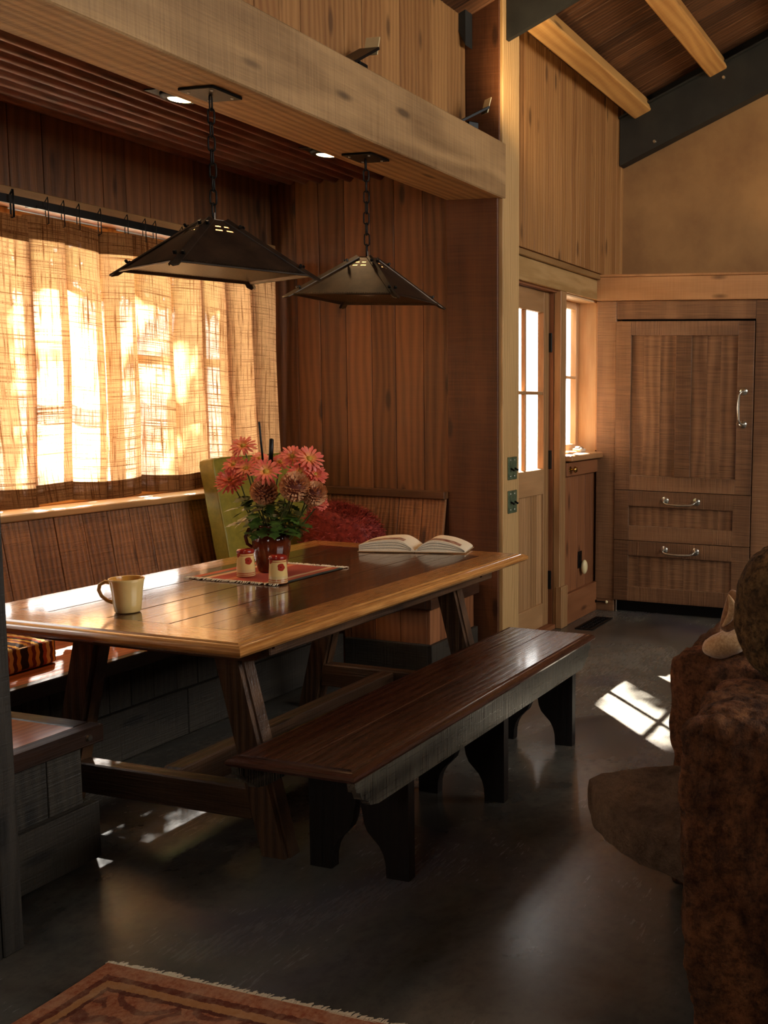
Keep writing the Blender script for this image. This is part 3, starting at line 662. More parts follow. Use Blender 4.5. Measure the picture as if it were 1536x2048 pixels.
b = MB(); b.box((4.53, 2.665, SZ-.055), (5.05, 2.699, SZ), 0, .003); b.box((4.53, 2.70, SZ-.055), (4.569, 3.16, SZ), 1, .003); b.build('seat_edge', 'boxtrim', bf)
b = boards((4.575, 2.70, .20), X3, Z3, -Y3, .475, .197, .12); boards((4.575, 2.72, .20), Y3, Z3, -X3, .5, .197, .14, mb=b); b.box((4.597, 2.722, .02), (5.05, 3.88, .39)); b.build('front_panel', 'dwall', bf)
b = MB(); tl = (3.985-3.90)/.49; vv = Vector((0, tl, 1)).normalized(); nn = Vector((0, -1, tl)).normalized(); boards((4.53, 3.885, SZ-.02), X3, vv, nn, .43, .497, .135, mb=b); b.build('backrest', 'wains', bf)
b = MB(); b.box((4.55, 2.675, .03), (5.05, 2.699, .205), 0, .003); b.box((4.55, 2.70, .03), (4.574, 3.2, .205), 1, .003); b.build('baseboard', 'box', bf)
b = MB(); vv = Vector((.085, 0, .49)).normalized(); nn = Vector((-.49, 0, .085)).normalized()
boards((4.965, 2.875, SZ-.01), Y3, vv, nn, 1.08, .488, .155, mb=b, jit=.08); b.build('backrest', 'wains', bf)
b = MB(); b.box((5.025, 2.87, .915), (XB-.002, 3.94, .958), 1, .004); b.build('backrest_cap', 'nook', bf)

# ---- cushions
def cushion(name, Mx, sx, sy, sz, mat, label, cat, loc, puff=.25, seed=0, parent=None, e=14):
    b = MB(); n = 22
    def face(fix, sgn):
        def fn(u, v):
            a, c = u*2-1, v*2-1
            p = [0, 0, 0]; o = [i for i in range(3) if i != fix]; p[fix] = sgn; p[o[0]] = a; p[o[1]] = c
            x, y, z = p
            k = (abs(x)**e+abs(y)**e+abs(z)**e)**(-1/e)
            x, y, z = x*k, y*k, z*k
            pf = 1+puff*(1-x*x)*(1-y*y)
            q = Vector((x*sx/2, y*sy/2, z*sz/2*pf))
            q += Vector((0, 0, .004*noise.noise(Vector((x*3, y*3, z+seed)))))
            return Mx @ q
        return fn
    for fix in range(3):
        for sg in (-1, 1):
            b.grid(face(fix, sg), n, n, gc=(lambda u, v, fix=fix: ((u*(sx if fix != 0 else sy)), v*(sy if fix == 2 else sz)*1.0, 0)), rnd=.5)
    o = b.build(name, mat, parent, True, loc=loc, label=label, cat=cat)
    # piping
    return o
# striped seat cushion (on the window bench)
b = MB()
lx0, lx1, ly0, ly1, lz0, lz1 = 2.50, 2.955, 3.345, 3.80, SZ+.002, SZ+.098
def cush(u, v, top=True):
    return 0
o = cushion('seat_cushion', Matrix.Translation(((lx0+lx1)/2, (ly0+ly1)/2, (lz0+lz1)/2)), lx1-lx0, ly1-ly0, lz1-lz0, 'kilim', 'thick seat cushion in striped kilim weave on the window bench', 'cushion', ((lx0+lx1)/2, (ly0+ly1)/2, lz0), .12)
b = MB()
for z in (lz0+.008, lz1-.008):
    pts = []; hx, hy = (lx1-lx0)/2-.006, (ly1-ly0)/2-.006; cx_, cy_ = (lx0+lx1)/2, (ly0+ly1)/2
    for i in range(48):
        a = 2*pi*i/48; c_, s_ = cos(a), sin(a); k = (abs(c_)**8+abs(s_)**8)**(-1/8); pts.append((cx_+c_*k*hx, cy_+s_*k*hy, z))
    b.tube(pts, .005, 6, True)
b.build('piping', 'cap', o)
# olive cushion leaning on the window wall
tilt = radians(-10)
gm = Matrix.Translation((4.63, 3.775, SZ+.352)) @ Matrix.Rotation(radians(3), 4, 'Z') @ Matrix.Rotation(pi/2+tilt, 4, 'X')
o = cushion('back_cushion', gm, .72, .70, .085, 'green_c', 'tall olive green leather cushion leaning by the curtain end', 'cushion', (4.50, 3.78, SZ), .12, 3, None, 30)
b = MB(); pts = []
for i in range(64):
    a = 2*pi*i/64; c_, s_ = cos(a), sin(a); k = (abs(c_)**30+abs(s_)**30)**(-1/30); pts.append(gm @ Vector((c_*k*.357, s_*k*.347, .041)))
b.tube(pts, .004, 6, True); b.build('piping', 'green_c', o, True)
# shaggy pillow
pm = Matrix.Translation((4.86, 3.42, SZ+.215)) @ Matrix.Rotation(radians(-14), 4, 'Y') @ Matrix.Rotation(radians(20), 4, 'X')
b = MB(); nu, nv = 40, 26
def pf(u, v):
    a, c = u*2*pi, (v-.5)*pi
    x, y, z = cos(c)*cos(a), cos(c)*sin(a), sin(c)
    s2 = (abs(y)**3+abs(z)**3+.0001)**(1/3)
    return pm @ Vector((x*.10, y/max(s2, .6)*.75*.27, z/max(s2, .6)*.75*.27))
b.grid(pf, nu, nv); pil = b.build('shaggy_pillow', 'red_fur', None, True, loc=(4.86, 3.42, SZ), label='shaggy burgundy pillow in the bench corner behind the flowers', cat='pillow')
b = MB(); pc = pm @ Vector((0, 0, 0))
for i in range(4200):
    u, v = random.random(), random.uniform(.04, .96); p = Vector(pf(u, v)); d = (p-pc).normalized()
    d = (d+Vector([random.uniform(-.7, .7) for _ in range(3)])).normalized(); q = p+d*random.uniform(.015, .038); s_ = d.orthogonal().normalized()*.003
    b.add([p-s_, p+s_, q+s_*.6+Vector((0, 0, -.004)), q-s_*.6+Vector((0, 0, -.004))], [(0, 1, 2, 3)])
b.build('shag_pile', 'red_fur', pil)['kind'] = 'stuff'

# ---- curtain, rod
cur = thing('curtain', (4.1, 3.93, 2.2), 'gathered tan linen curtain glowing with daylight at the nook window', 'curtain')
CX0, CX1 = 2.4, 4.965
def cy_(x, z):
    t = (2.22-z)/1.22
    ph = x*2*pi/.215+.9*sin(x*3.1)+.5*sin(z*1.3+x*2)*t
    w = sin(ph); w = math.copysign(abs(w)**.55, w)
    am = .030+.012*sin(x*5+1)+(.02 if x > 4.5 else 0)
    return 3.925+am*w*(.75+.35*t)+.012*noise.noise(Vector((x*3, z*2.2, 1)))
def cur_fn(z0, z1, yo=0):
    def fn(u, v):
        s_ = CX0+(CX1-CX0)*u; z = z0+(z1-z0)*v; t = (2.22-z)/1.22
        p = .19; ph = 2*pi*s_/p+.9*sin(s_*2.3)+.35*sin(s_*7)+(.5*sin(z*1.7+s_*2)+.25*sin(z*4+s_*5))*t
        am = p/(2*pi)*(1.75+.5*sin(s_*4.1+1)); dep = .026+.010*sin(s_*5+1)+(.016 if s_ > 4.55 else 0)
        x = s_-am*sin(ph)*.9+.012*sin(z*2.4+s_*4)*t
        y = 3.925+dep*cos(ph)*(.8+.4*t)+.006*cos(2*ph)+.010*noise.noise(Vector((s_*3, z*2.2, 1)))
        dz_ = .010*sin(s_*2*pi/.43)+.006*noise.noise(Vector((s_*4, 0, 0)))
        return (min(x, 4.985), y+yo, z+dz_)
    return fn
gcf = lambda z0, z1: (lambda u, v: ((CX0+(CX1-CX0)*u)*1.35, z0+(z1-z0)*v, 0))
b = MB(); b.grid(cur_fn(1.075, 2.125), 620, 40, gcf(1.075, 2.125)); b.build('cloth', 'curtain', cur, True)
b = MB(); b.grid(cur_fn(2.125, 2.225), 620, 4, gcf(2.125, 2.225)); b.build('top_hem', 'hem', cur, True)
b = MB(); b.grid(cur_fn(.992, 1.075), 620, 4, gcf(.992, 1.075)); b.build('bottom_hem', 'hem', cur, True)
for x in [2.95, 3.22, 3.335, 3.35, 3.50, 3.575, 3.66, 3.78, 3.92, 4.03, 4.10, 4.28, 4.40, 4.55, 4.72, 4.85]:
    x += random.uniform(-.01, .01); b = MB(); y = 3.905
    b.tube([(x-.006, y+.02, 2.20), (x-.006, y, 2.205), (x-.006, y, 2.30), (x, y+.008, 2.318), (x+.006, y+.03, 2.30), (x+.006, y+.03, 2.215), (x+.003, y+.02, 2.195), (x-.006, y+.02, 2.20)], .0022, 6); b.build('hook', 'iron', cur, True)
rod = thing('curtain_rod', (3.6, 3.95, 2.28), 'flat dark metal curtain bar above the tan linen curtain', 'curtain rod')
b = MB(); b.box((2.2, 3.928, 2.262), (4.97, 3.936, 2.298), 0, .001); b.build('bar', 'black', rod)
for x in (3.48, 4.38):
    b = MB(); b.box((x-.012, 3.936, 2.27), (x+.012, 4.0, 2.29), 0, .001); b.box((x-.02, 3.92, 2.262), (x+.02, 3.928, 2.275), 0, .001); b.build('bracket', 'iron', rod)

# ---- pendant lamps
def pendant(cx, cy, zb, th, label, hd=.345):
    t = thing('pendant_lamp', (cx, cy, 2.56), label, 'pendant lamp', 'bronze pyramid pendant lamps over the table')
    b = MB(); b.box((cx-.075, cy-.075, 2.549), (cx+.075, cy+.075, 2.559), 0, .002)
    pl = b.build('mounting_plate', 'iron', t)
    for sx in (-1, 1):
        for sy in (-1, 1):
            s_ = MB(); s_.lathe([(0, -.004), (.005, -.003), (.006, 0)], (cx+sx*.05, cy+sy*.05, 2.549), 8); s_.build('screw', 'nickel', pl)
    zt = zb+.185
    cn = part_empty('chain', t, (cx, cy, 2.55)); z = 2.552; k = 0
    Ls = .058
    while z-Ls > zt-.01:
        b = MB(); pts = []
        for i in range(16):
            a = 2*pi*i/16; c_, s_ = cos(a), sin(a); pts.append((c_*.0115, 0, s_*.0115+math.copysign(Ls/2-.0115-.002, s_) if abs(s_) > .01 else s_*.0115))
        ra = (k % 2)*pi/2+.35+random.uniform(-.15, .15); R = Matrix.Translation((cx+random.uniform(-.002, .002), cy, z-Ls/2)) @ Matrix.Rotation(ra, 4, 'Z')
        b.tube([R @ Vector(p) for p in pts], .0034, 6, True); b.build('link', 'iron', cn, True); z -= Ls-.011; k += 1
    ht = .052
    bot = [Vector((cx+hd*cos(th+i*pi/2), cy+hd*sin(th+i*pi/2), zb)) for i in range(4)]
    top = [Vector((cx+ht*cos(th+i*pi/2), cy+ht*sin(th+i*pi/2), zt)) for i in range(4)]
    b = MB(); b.add([p+Z3*.002 for p in top]+[p-Z3*.006 for p in top], [(0, 1, 2, 3), (7, 6, 5, 4)]+[(i, 4+i, 4+(i+1) % 4, (i+1) % 4) for i in range(4)]); b.tube([(cx, cy, zt-.002), (cx, cy, zt+.03)], .006, 8); b.build('top_cap', 'shade', t)
    for i in range(4):
        A, Bq, C, D = bot[i], bot[(i+1) % 4], top[(i+1) % 4], top[i]
        nrm_ = (Bq-A).cross(D-A).normalized()
        us = [0, .30, .46, .54, .70, 1]; vs_ = [0, .76, .80, .845, .885, 1]
        b = MB()
        for side in (0, 1):
            for iu in range(5):
                for iv in range(5):
                    if iu in (1, 3) and iv in (1, 3): continue
                    q = []
                    for u, v in ((us[iu], vs_[iv]), (us[iu+1], vs_[iv]), (us[iu+1], vs_[iv+1]), (us[iu], vs_[iv+1])):
                        q.append((A*(1-u)+Bq*u)*(1-v)+(D*(1-u)+C*u)*v-nrm_*.003*side)
                    b.add(q if not side else q[::-1], [(0, 1, 2, 3)])
        b.tube([A*.995+Bq*.005, Bq*.995+A*.005], .004, 6)
        pn = b.build('shade_panel', 'shade', t)
        b = MB(); q = [(A*(1-u)+Bq*u)*(1-v)+(D*(1-u)+C*u)*v-nrm_*.008 for u, v in ((.27, .73), (.73, .73), (.73, .92), (.27, .92))]
        b.add(q, [(0, 1, 2, 3)]); b.build('mica_liner', 'mica', pn)
    for i in range(4):
        A, D = bot[i], top[i]; ax = (A-D).normalized(); e = A+ax*.035; s0 = D-ax*.008
        out = Vector((cos(th+i*pi/2), sin(th+i*pi/2), 0)); upv = (Z3*1.0+out*.4)
        b = MB(); side = ax.cross(upv).normalized(); n0 = side.cross(ax).normalized()
        if n0.z < 0: n0 = -n0
        vs_ = []
        for p, w in ((s0, .017), (e-ax*.02, .017), (e, .006)):
            vs_ += [p+n0*.003-side*w-n0*w*.45, p+n0*.006, p+n0*.003+side*w-n0*w*.45]
        fs = []
        for r_ in (0, 3): fs += [(r_, r_+1, r_+4, r_+3), (r_+1, r_+2, r_+5, r_+4)]
        bb = len(vs_); vs_ += [v-n0*.004 for v in vs_]; fs += [tuple(bb+x for x in f[::-1]) for f in fs]
        for a_, c_ in ((0, 3), (3, 6), (8, 5), (5, 2), (6, 7), (7, 8), (2, 1), (1, 0)): fs.append((c_, a_, a_+bb, c_+bb))
        b.add(vs_, fs); st = b.build('corner_strap', 'shade', t)
        for f_ in (.14, .86):
            for sg in (-1, 1):
                p = D*(1-f_)+A*f_+side*sg*.014+n0*.004; m2 = MB(); m2.bar(p-n0*.003, p+n0*.010, .012, .010, ax, .002); m2.build('rivet', 'iron', st)
    # mesh grille in the base
    b = MB(); e1 = (bot[1]-bot[0]); e2 = (bot[3]-bot[0])
    nb = 46
    for i in range(1, nb):
        f_ = i/nb
        for p, q in ((bot[0]+e1*f_, bot[3]+e1*f_), (bot[0]+e2*f_, bot[1]+e2*f_)):
            p, q = p+Z3*.006, q+Z3*.006; s_ = (q-p).cross(Z3).normalized()*.0016
            b.add([p-s_, p+s_, q+s_, q-s_, p-s_+Z3*.001, p+s_+Z3*.001, q+s_+Z3*.001, q-s_+Z3*.001], [(3, 2, 1, 0), (4, 5, 6, 7)])
    b.build('mesh_grille', 'mesh_in', t)
    b = MB(); b.lathe([(.001, -.028), (.02, -.02), (.028, 0), (.02, .02), (.012, .035), (.012, .06)], (cx, cy, zb+.09), 16); b.build('bulb', 'bulb', t, True)
    lamp('POINT', (cx, cy, zb+.05), .7, (1, .6, .3), .03)
    return t
def mica():
    m = bpy.data.materials.new('amber_mica'); m.use_nodes = True; N = m.node_tree.nodes; L = m.node_tree.links
    N.remove(N['Principled BSDF']); t = N.new('ShaderNodeBsdfTranslucent'); t.inputs[0].default_value = (1, .72, .5, 1); p = N.new('ShaderNodeBsdfTransparent')
    x = N.new('ShaderNodeMixShader'); x.inputs[0].default_value = .35; L.new(t.outputs[0], x.inputs[1]); L.new(p.outputs[0], x.inputs[2]); L.new(x.outputs[0], N['Material Output'].inputs[0]); return m
M['mica'] = mica()
pendant(3.105, 2.70, 1.925, radians(20), 'larger-looking bronze pyramid pendant hung in front of the curtain')
pendant(4.08, 2.715, 1.927, radians(53), 'bronze pyramid pendant hung before the red-brown back wall')

# ---- uplights on the beam
for (x, y, lb, rz) in ((3.96, 2.66, 'black angled uplight standing mid-beam against the loft boards', .0), (4.93, 2.64, 'black angled uplight with lit pale flap beside the post', -.6)):
    t = thing('uplight', (x, y, 2.852), lb, 'light fixture', 'uplights on top of the great beam')
    R = Matrix.Translation((x, y, 2.852)) @ Matrix.Rotation(rz, 4, 'Z')
    b = MB(); b.boxm(R @ Matrix.Translation((0, 0, .035)), (.06, .05, .07), .004); b.build('housing', 'black', t)
    b = MB(); b.boxm(R @ Matrix.Translation((-.03, 0, .085)) @ Matrix.Rotation(radians(-32), 4, 'Y'), (.26, .10, .012), .001); b.build('flap', 'black', t)
    b = MB(); b.boxm(R @ Matrix.Translation((.082, -.01, .165)) @ Matrix.Rotation(radians(-75), 4, 'Y'), (.085, .07, .005), .001); b.build('reflector_flap', 'white_pl', t)
lamp('SPOT', (4.75, 2.30, 3.0), 24, (1, .72, .40), .05, (6.4, 2.0, 3.8), radians(120), 'warm_spot')
lamp('SPOT', (4.10, 2.45, 3.05), 22, (1, .74, .42), .05, (4.5, 1.2, 4.6), radians(130), 'warm_spot')
lamp('SPOT', (6.85, 1.0, 2.40), 12, (1, .68, .34), .05, (7.1, 1.0, 4.0), radians(130), 'warm_spot')  # added warm spot to brighten the plaster; no fitting stands here

# ---- panelled refrigerator
fr = thing('panelled_refrigerator', (6.85, 1.95, 0), 'tall refrigerator faced in brown wood panels with one door and two drawers', 'refrigerator')
b = MB(); b.box((XF, 2.434, .085), (XF+.03, 2.575, 2.16), 2); b.box((XF, 1.30, 0), (XF+.03, 1.458, 2.16), 2); b.box((XF+.001, 1.459, 2.036), (XF+.03, 2.433, 2.16), 2)
b.box((XF+.002, -1.0, 0), (XF+.03, 1.298, 2.16), 2); b.box((XF+.002, 2.434, 0), (XF+.03, 2.58, .084), 2)
b.build('cabinet_frame', 'cab', fr)
b = MB(); b.box((XF+.06, 1.459, 0), (XF+.07, 2.433, .085), 1); b.box((XF+.075, -1, 0), (7.14, 2.42, 2.15), 2, 0); b.build('toe_kick', 'black', fr)
b = MB(); b.box((XF+.02, 2.418, 0), (XF+.03, 2.428, .085), 2, .001); b.build('foot_strip', 'nickel', fr)
b = MB(); b.box((XF-.025, -1.0, 2.162), (XF+.03, 2.575, 2.318), 1, .003); b.box((XF-.035, -1.0, 2.319), (7.158, 2.58, 2.335), 1, .003); b.build('top_ledge', 'ledge', fr)
def front(name, y0, y1, z0, z1, stl, panels, parent):
    """frame with recessed panels: stl = (z of rails) list of rail (z0,z1), panels list of (y0,y1,z0,z1)"""
    b = MB(); f0, f1 = XF-.012, XF+.014
    ya, yb_ = min(p[0] for p in panels), max(p[1] for p in panels)
    b.box((f0, y0, z0), (f1, ya, z1), 2, .0015); b.box((f0, yb_, z0), (f1, y1, z1), 2, .0015)
    for r0, r1 in stl: b.box((f0, ya+.0005, r0), (f1, yb_-.0005, r1), 1, .0015)
    ps = sorted(panels)
    for i in range(len(ps)-1): b.box((f0, ps[i][1], ps[i][2]+.0005), (f1, ps[i+1][0], ps[i][3]-.0005), 2, .0015)
    for p in ps: boards((f0+.016, p[0], p[2]), Y3, Z3, -X3, p[1]-p[0], p[3]-p[2], .11, mb=b, th=.012, gap=.0004, ch=.0003)
    return b.build(name, 'cab', parent)
def handle(parent, c0, c1, droop):
    c0, c1 = Vector(c0), Vector(c1); d = (c1-c0); b = MB()
    for c in (c0, c1): b.lathe([(0, .011), (.010, .010), (.014, .006), (.024, .005), (.027, 0)], c, 20, Matrix.Rotation(-pi/2, 4, 'Y'))
    o = Vector((-.045, 0, 0)); dr_ = Vector(droop); m = (c0+c1)/2
    pts = [c0, c0+o*.6, c0+o+dr_*.5+d*.03, c0+o*1.05+dr_+d*.12, m+o*1.1+dr_*1.25, c1+o*1.05+dr_-d*.12, c1+o+dr_*.5-d*.03, c1+o*.6, c1]
    b.tube(pts, [.006, .006, .006, .0065, .009, .0065, .006, .006, .006], 10)
    return b.build('handle', 'nickel', parent, True)
d_ = front('door', 1.463, 2.431, .868, 2.022, [(.868, .970), (1.927, 2.022)], [(1.571, 1.891, .970, 1.927), (2.0, 2.322, .970, 1.927)], fr)
handle(d_, (XF-.012, 1.527, 1.559), (XF-.012, 1.527, 1.340), (0, .018, 0))
d_ = front('drawer', 1.463, 2.431, .517, .864, [(.517, .621), (.757, .864)], [(1.583, 2.326, .621, .757)], fr)
handle(d_, (XF-.012, 2.062, .805), (XF-.012, 1.838, .805), (0, 0, -.020))
d_ = front('drawer', 1.463, 2.431, .088, .513, [(.088, .190), (.410, .513)], [(1.583, 2.326, .190, .410)], fr)
handle(d_, (XF-.012, 2.062, .462), (XF-.012, 1.838, .462), (0, 0, -.020))

# ---- small fittings
for z, lb in ((1.095, 'upper double light switch plate with green patina on the pale post'), (.905, 'lower double light switch plate with green patina on the pale post')):
    t = thing('light_switch', (5.19, 2.532, z), lb, 'light switch', 'switch plates on the post')
    b = MB(); b.box((5.137, 2.527, z-.064), (5.243, 2.5345, z+.064), 0, .003); b.build('switch_plate', 'patina', t)
    for x in (5.165, 5.215):
        b = MB(); b.bar((x, 2.528, z), (x, 2.505, z-.012), .009, .011, (0, 0, 1), .002); b.build('toggle', 'black', t)
        for zz in (-.045, .045):
            b = MB(); b.lathe([(0, .002), (.004, .001), (.005, 0)], (0, 0, 0), 8, Matrix.Translation((x, 2.527, z+zz)) @ Matrix.Rotation(pi/2, 4, 'X')); b.build('screw', 'nickel', t)
t = thing('coat_peg', (6.115, 2.565, 1.03), 'small round brass peg on the board under the window stool', 'peg')
RX = lambda p: Matrix.Translation(p) @ Matrix.Rotation(pi/2, 4, 'X')
b = MB(); b.lathe([(0, .004), (.018, .004), (.020, 0)], (0, 0, 0), 20, RX((6.115, 2.565, 1.03))); b.build('rosette', 'brass', t, 30.0)
b = MB(); b.lathe([(.006, .0), (.006, .02), (.018, .028), (.021, .036), (.016, .045), (0, .047)], (0, 0, 0), 20, RX((6.115, 2.565, 1.03))); b.build('knob_head', 'brass', t, True)
t = thing('wall_outlet', (6.352, 2.59, .42), 'black wall outlet on the boards above the baseboard', 'outlet')
b = MB(); b.box((6.325, 2.588, .34), (6.385, 2.5945, .455), 2, .002); b.build('outlet_plate', 'black', t)
b = MB(); b.box((6.34, 2.585, .395), (6.37, 2.588, .43), 2, .001); b.build('socket', 'black', t)
b = MB(); n_ = 16
b.grid(lambda u, v: (6.375+.030*cos(u*2*pi)*sin(v*pi), 2.566+.022*sin(u*2*pi)*sin(v*pi), .345+.050*cos(v*pi)), 24, 12)
b.build('air_freshener', 'white_pl', None, True, loc=(6.375, 2.566, .30), label='cream oval plug-in air freshener in the black outlet', cat='air freshener')
t = thing('door_stop', (6.59, 2.56, .065), 'thin rod door stop with pale round tip on the baseboard', 'door stop')
b = MB(); b.tube([(6.59, 2.565, .066), (6.59, 2.49, .066)], .004, 8); b.lathe([(0, .004), (.010, .004), (.011, 0)], (0, 0, 0), 12, RX((6.59, 2.565, .066))); b.build('rod', 'iron', t, 30.0)
b = MB(); b.lathe([(0, 0), (.010, .001), (.012, .008), (.008, .016), (0, .018)], (0, 0, 0), 12, RX((6.59, 2.49, .066))); b.build('rubber_tip', 'white_pl', t, True)
t = thing('floor_register', (6.19, 2.42, 0), 'dark cast metal floor vent grille beside the entry baseboard', 'vent')
b = MB(); x0, x1, y0, y1 = 6.0, 6.38, 2.355, 2.48
for lo, hi in (((x0, y0, .001), (x1, y0+.014, .006)), ((x0, y1-.014, .001), (x1, y1, .006)), ((x0, y0+.0141, .001), (x0+.014, y1-.0141, .006)), ((x1-.014, y0+.0141, .001), (x1, y1-.0141, .006))): b.box(lo, hi, 0, .001)
b.build('frame', 'iron', t)
b = MB()
for i in range(11):
    for j in range(3):
        c = Vector((x0+.03+i*.032, y0+.03+j*.0325, .004)); b.tube([c+Vector((.013*cos(a*pi/5), .013*sin(a*pi/5), 0)) for a in range(10)], .0022, 4, True)
for i in range(12): b.box((x0+.012+i*.0323, y0+.012, .002), (x0+.0145+i*.0323, y1-.012, .005), 1, 0)
b.build('scroll_grille', 'iron', t)
b = MB(); b.box((x0+.01, y0+.01, .0004), (x1-.01, y1-.01, .0012), 0, 0); b.build('backing', 'black', t)
b = MB(); b.box((6.42, 2.62, 1.127), (6.52, 2.68, 1.150), 0, .008); b.build('soap_bar', 'paper', None, loc=(6.47, 2.65, 1.126), label='white soap-like block on the entry window stool', cat='block')
b = MB(); b.lathe([(0, .016), (.020, .014), (.030, .006), (.031, 0), (0, 0)], (6.47, 2.65, 1.151), 20); b.build('metal_tin', 'nickel', None, 30.0, loc=(6.47, 2.65, 1.151), label='small round grey tin resting on the white block at the window', cat='tin')
b = MB(); b.box((6.17, 2.61, 1.127), (6.33, 2.69, 1.139), 0, .004); b.build('sponge', 'plush_l', None, loc=(6.25, 2.65, 1.126), label='flat pale sponge lying on the sunlit window stool', cat='sponge')

# ================================================================== TABLE TOP THINGS
# mug
mx, my = P(246, 1226, 2, TZ).x+.02, P(246, 1226, 2, TZ).y
t = thing('coffee_mug', (mx, my, TZ), 'cream coffee mug with mustard interior at the near end of the table', 'mug')
H_ = .112
b = MB(); b.lathe([(0, .001), (.036, .001), (.040, .005), (.043, .03), (.0465, .07), (.0515, .103), (.0545, H_), (.0535, H_+.0025), (.051, H_+.001)], (mx, my, TZ), 48); b.build('body', 'mug', t, True)
b = MB(); b.lathe([(.051, H_+.001), (.048, .10), (.043, .06), (.039, .02), (.03, .010), (0, .009)], (mx, my, TZ), 48); b.build('interior', 'mug_in', t, True)
a = radians(118); dv = Vector((cos(a), sin(a), 0)); c0 = Vector((mx, my, TZ))
pts = [c0+dv*.046+Z3*.098, c0+dv*.066+Z3*.103, c0+dv*.082+Z3*.093, c0+dv*.086+Z3*.075, c0+dv*.078+Z3*.055, c0+dv*.062+Z3*.040, c0+dv*.042+Z3*.032]
b = MB(); b.tube(pts, [.007, .0065, .006, .006, .006, .006, .007], 10); b.build('handle', 'mug', t, True)
# placemat
mcx, mcy = 3.43, 2.765
t = thing('placemat', (mcx, mcy, TZ), 'small woven orange-red striped mat with cream fringe under the vase', 'placemat')
b = MB(); b.grid(lambda u, v: (mcx-.205+.41*u, mcy-.21+.42*v, TZ+.0030+.0012*noise.noise(Vector((u*5, v*5, 0)))), 24, 24)
b.grid(lambda u, v: (mcx+.205-.41*u, mcy-.21+.42*v, TZ+.0008), 4, 4); b.build('woven_cloth', 'placemat', t, True)
for sg in (-1, 1):
    b = MB()
    for i in range(70):
        y = mcy-.208+.416*i/69; x = mcx+sg*.204; k = random.uniform(.016, .032); j = random.uniform(-.010, .010)
        b.tube([(x, y, TZ+.003), (x+sg*k*.5, y+j*.5, TZ+.0065), (x+sg*k, y+j, TZ+.0022)], [.0022, .0024, .0014], 5)
    b.build('fringe', 'fringe', t, True)
# vase
vx, vy = P(543, 1147, 2, TZ).x+.03, P(543, 1147, 2, TZ).y+.02
t = thing('ceramic_vase', (vx, vy, TZ+.004), 'glossy dark brown pottery jug holding the flowers on the mat', 'vase')
pr_ = [(0, .001), (.050, .001), (.054, .006), (.062, .04), (.072, .09), (.075, .125), (.068, .155), (.056, .172), (.054, .182), (.060, .190), (.057, .192), (.050, .183), (.050, .12), (.05, .05), (0, .03)]
b = MB(); b.lathe([(r, z*1.0) for r, z in pr_], (vx, vy, TZ+.005), 48); b.build('body', 'vase', t, True)
a = radians(125); dv = Vector((cos(a), sin(a), 0)); c0 = Vector((vx, vy, TZ+.005))
b = MB(); b.tube([c0+dv*.055+Z3*.178, c0+dv*.085+Z3*.175, c0+dv*.098+Z3*.145, c0+dv*.092+Z3*.115, c0+dv*.072+Z3*.10], .007, 10); b.build('handle', 'vase', t, True)
# shakers
for (px, py, lb) in ((492, 1156, 'poppy-painted shaker with red cap, the one left of the vase'), (557, 1170, 'poppy-painted shaker with red cap, the one in front of the vase')):
    p = P(px, py, 2, TZ); x, y = p.x+.015, p.y+.012
    t = thing('shaker', (x, y, TZ+.005), lb, 'shaker', 'salt and pepper shakers on the mat')
    b = MB(); b.lathe([(0, .0), (.034, .0), (.0355, .004), (.0345, .03), (.032, .07), (.031, .095)], (x, y, TZ+.005), 32); b.build('body', 'poppy', t, True, loc=(x, y, TZ+.005))
    b = MB(); b.lathe([(.0315, .093), (.0335, .096), (.033, .105), (.027, .1095), (0, .1105)], (x, y, TZ+.005), 32); b.build('cap', 'cap', t, True)
# open book
bx, by = P(829, 1106, 2, TZ).x, P(829, 1106, 2, TZ).y
t = thing('open_book', (bx+.1, by, TZ), 'thick open book lying face up at the far end of the table', 'book')
Lb = .19; th0 = radians(17)
RB = Matrix.Translation((bx, by, TZ)) @ Matrix.Rotation(th0, 4, 'Z')
def page_z(u, sg):
    e_ = .034 if sg > 0 else .013; pk = .060
    r_ = sin(min(1, u/.36)*pi/2)
    return .010+(pk-.010)*r_ if u < .36 else e_+(pk-e_)*cos((u-.36)/.64*pi/2)**.75
for sg, w_ in ((1, .26), (-1, .235)):
    prof = [(sg*w_*i/22, page_z(i/22, sg)) for i in range(23)]+[(sg*w_, .006), (0, .006)]
    b = MB(); b.prism(prof, RB @ Vector((0, 0, 0)), RB.to_3x3() @ Y3, Z3, RB.to_3x3() @ Vector((Lb, 0, 0)))
    pb_ = b.build('page_block', 'paper', t, 40.0)
    b = MB()
    for q in (.3, .55, .78):                                    # gaps between sheaves on the near edge
        pts = [RB @ Vector((-.0004, sg*w_*(.06+.93*i/16), .006+(page_z(.06+.93*i/16, sg)-.006)*q)) for i in range(17)]; b.tube(pts, .0009, 4)
    b.build('sheaf_line', 'black', pb_)
    b = MB(); b.boxm(RB @ Matrix.Translation((Lb/2, sg*(w_+.006)/2, .0035)), (Lb+.012, w_+.004, .005), .001); b.build('cover_board', 'cover', t)
    for u0_, u1_ in ((.22, .88),):
        b = MB(); b.grid(lambda u, v: RB @ Vector((.02+.055*u, sg*w_*(u0_+(u1_-u0_)*v), page_z(u0_+(u1_-u0_)*v, sg)+.0012)), 3, 14); b.build('printed_picture', 'print', t, label='reddish brown printed picture on the page')
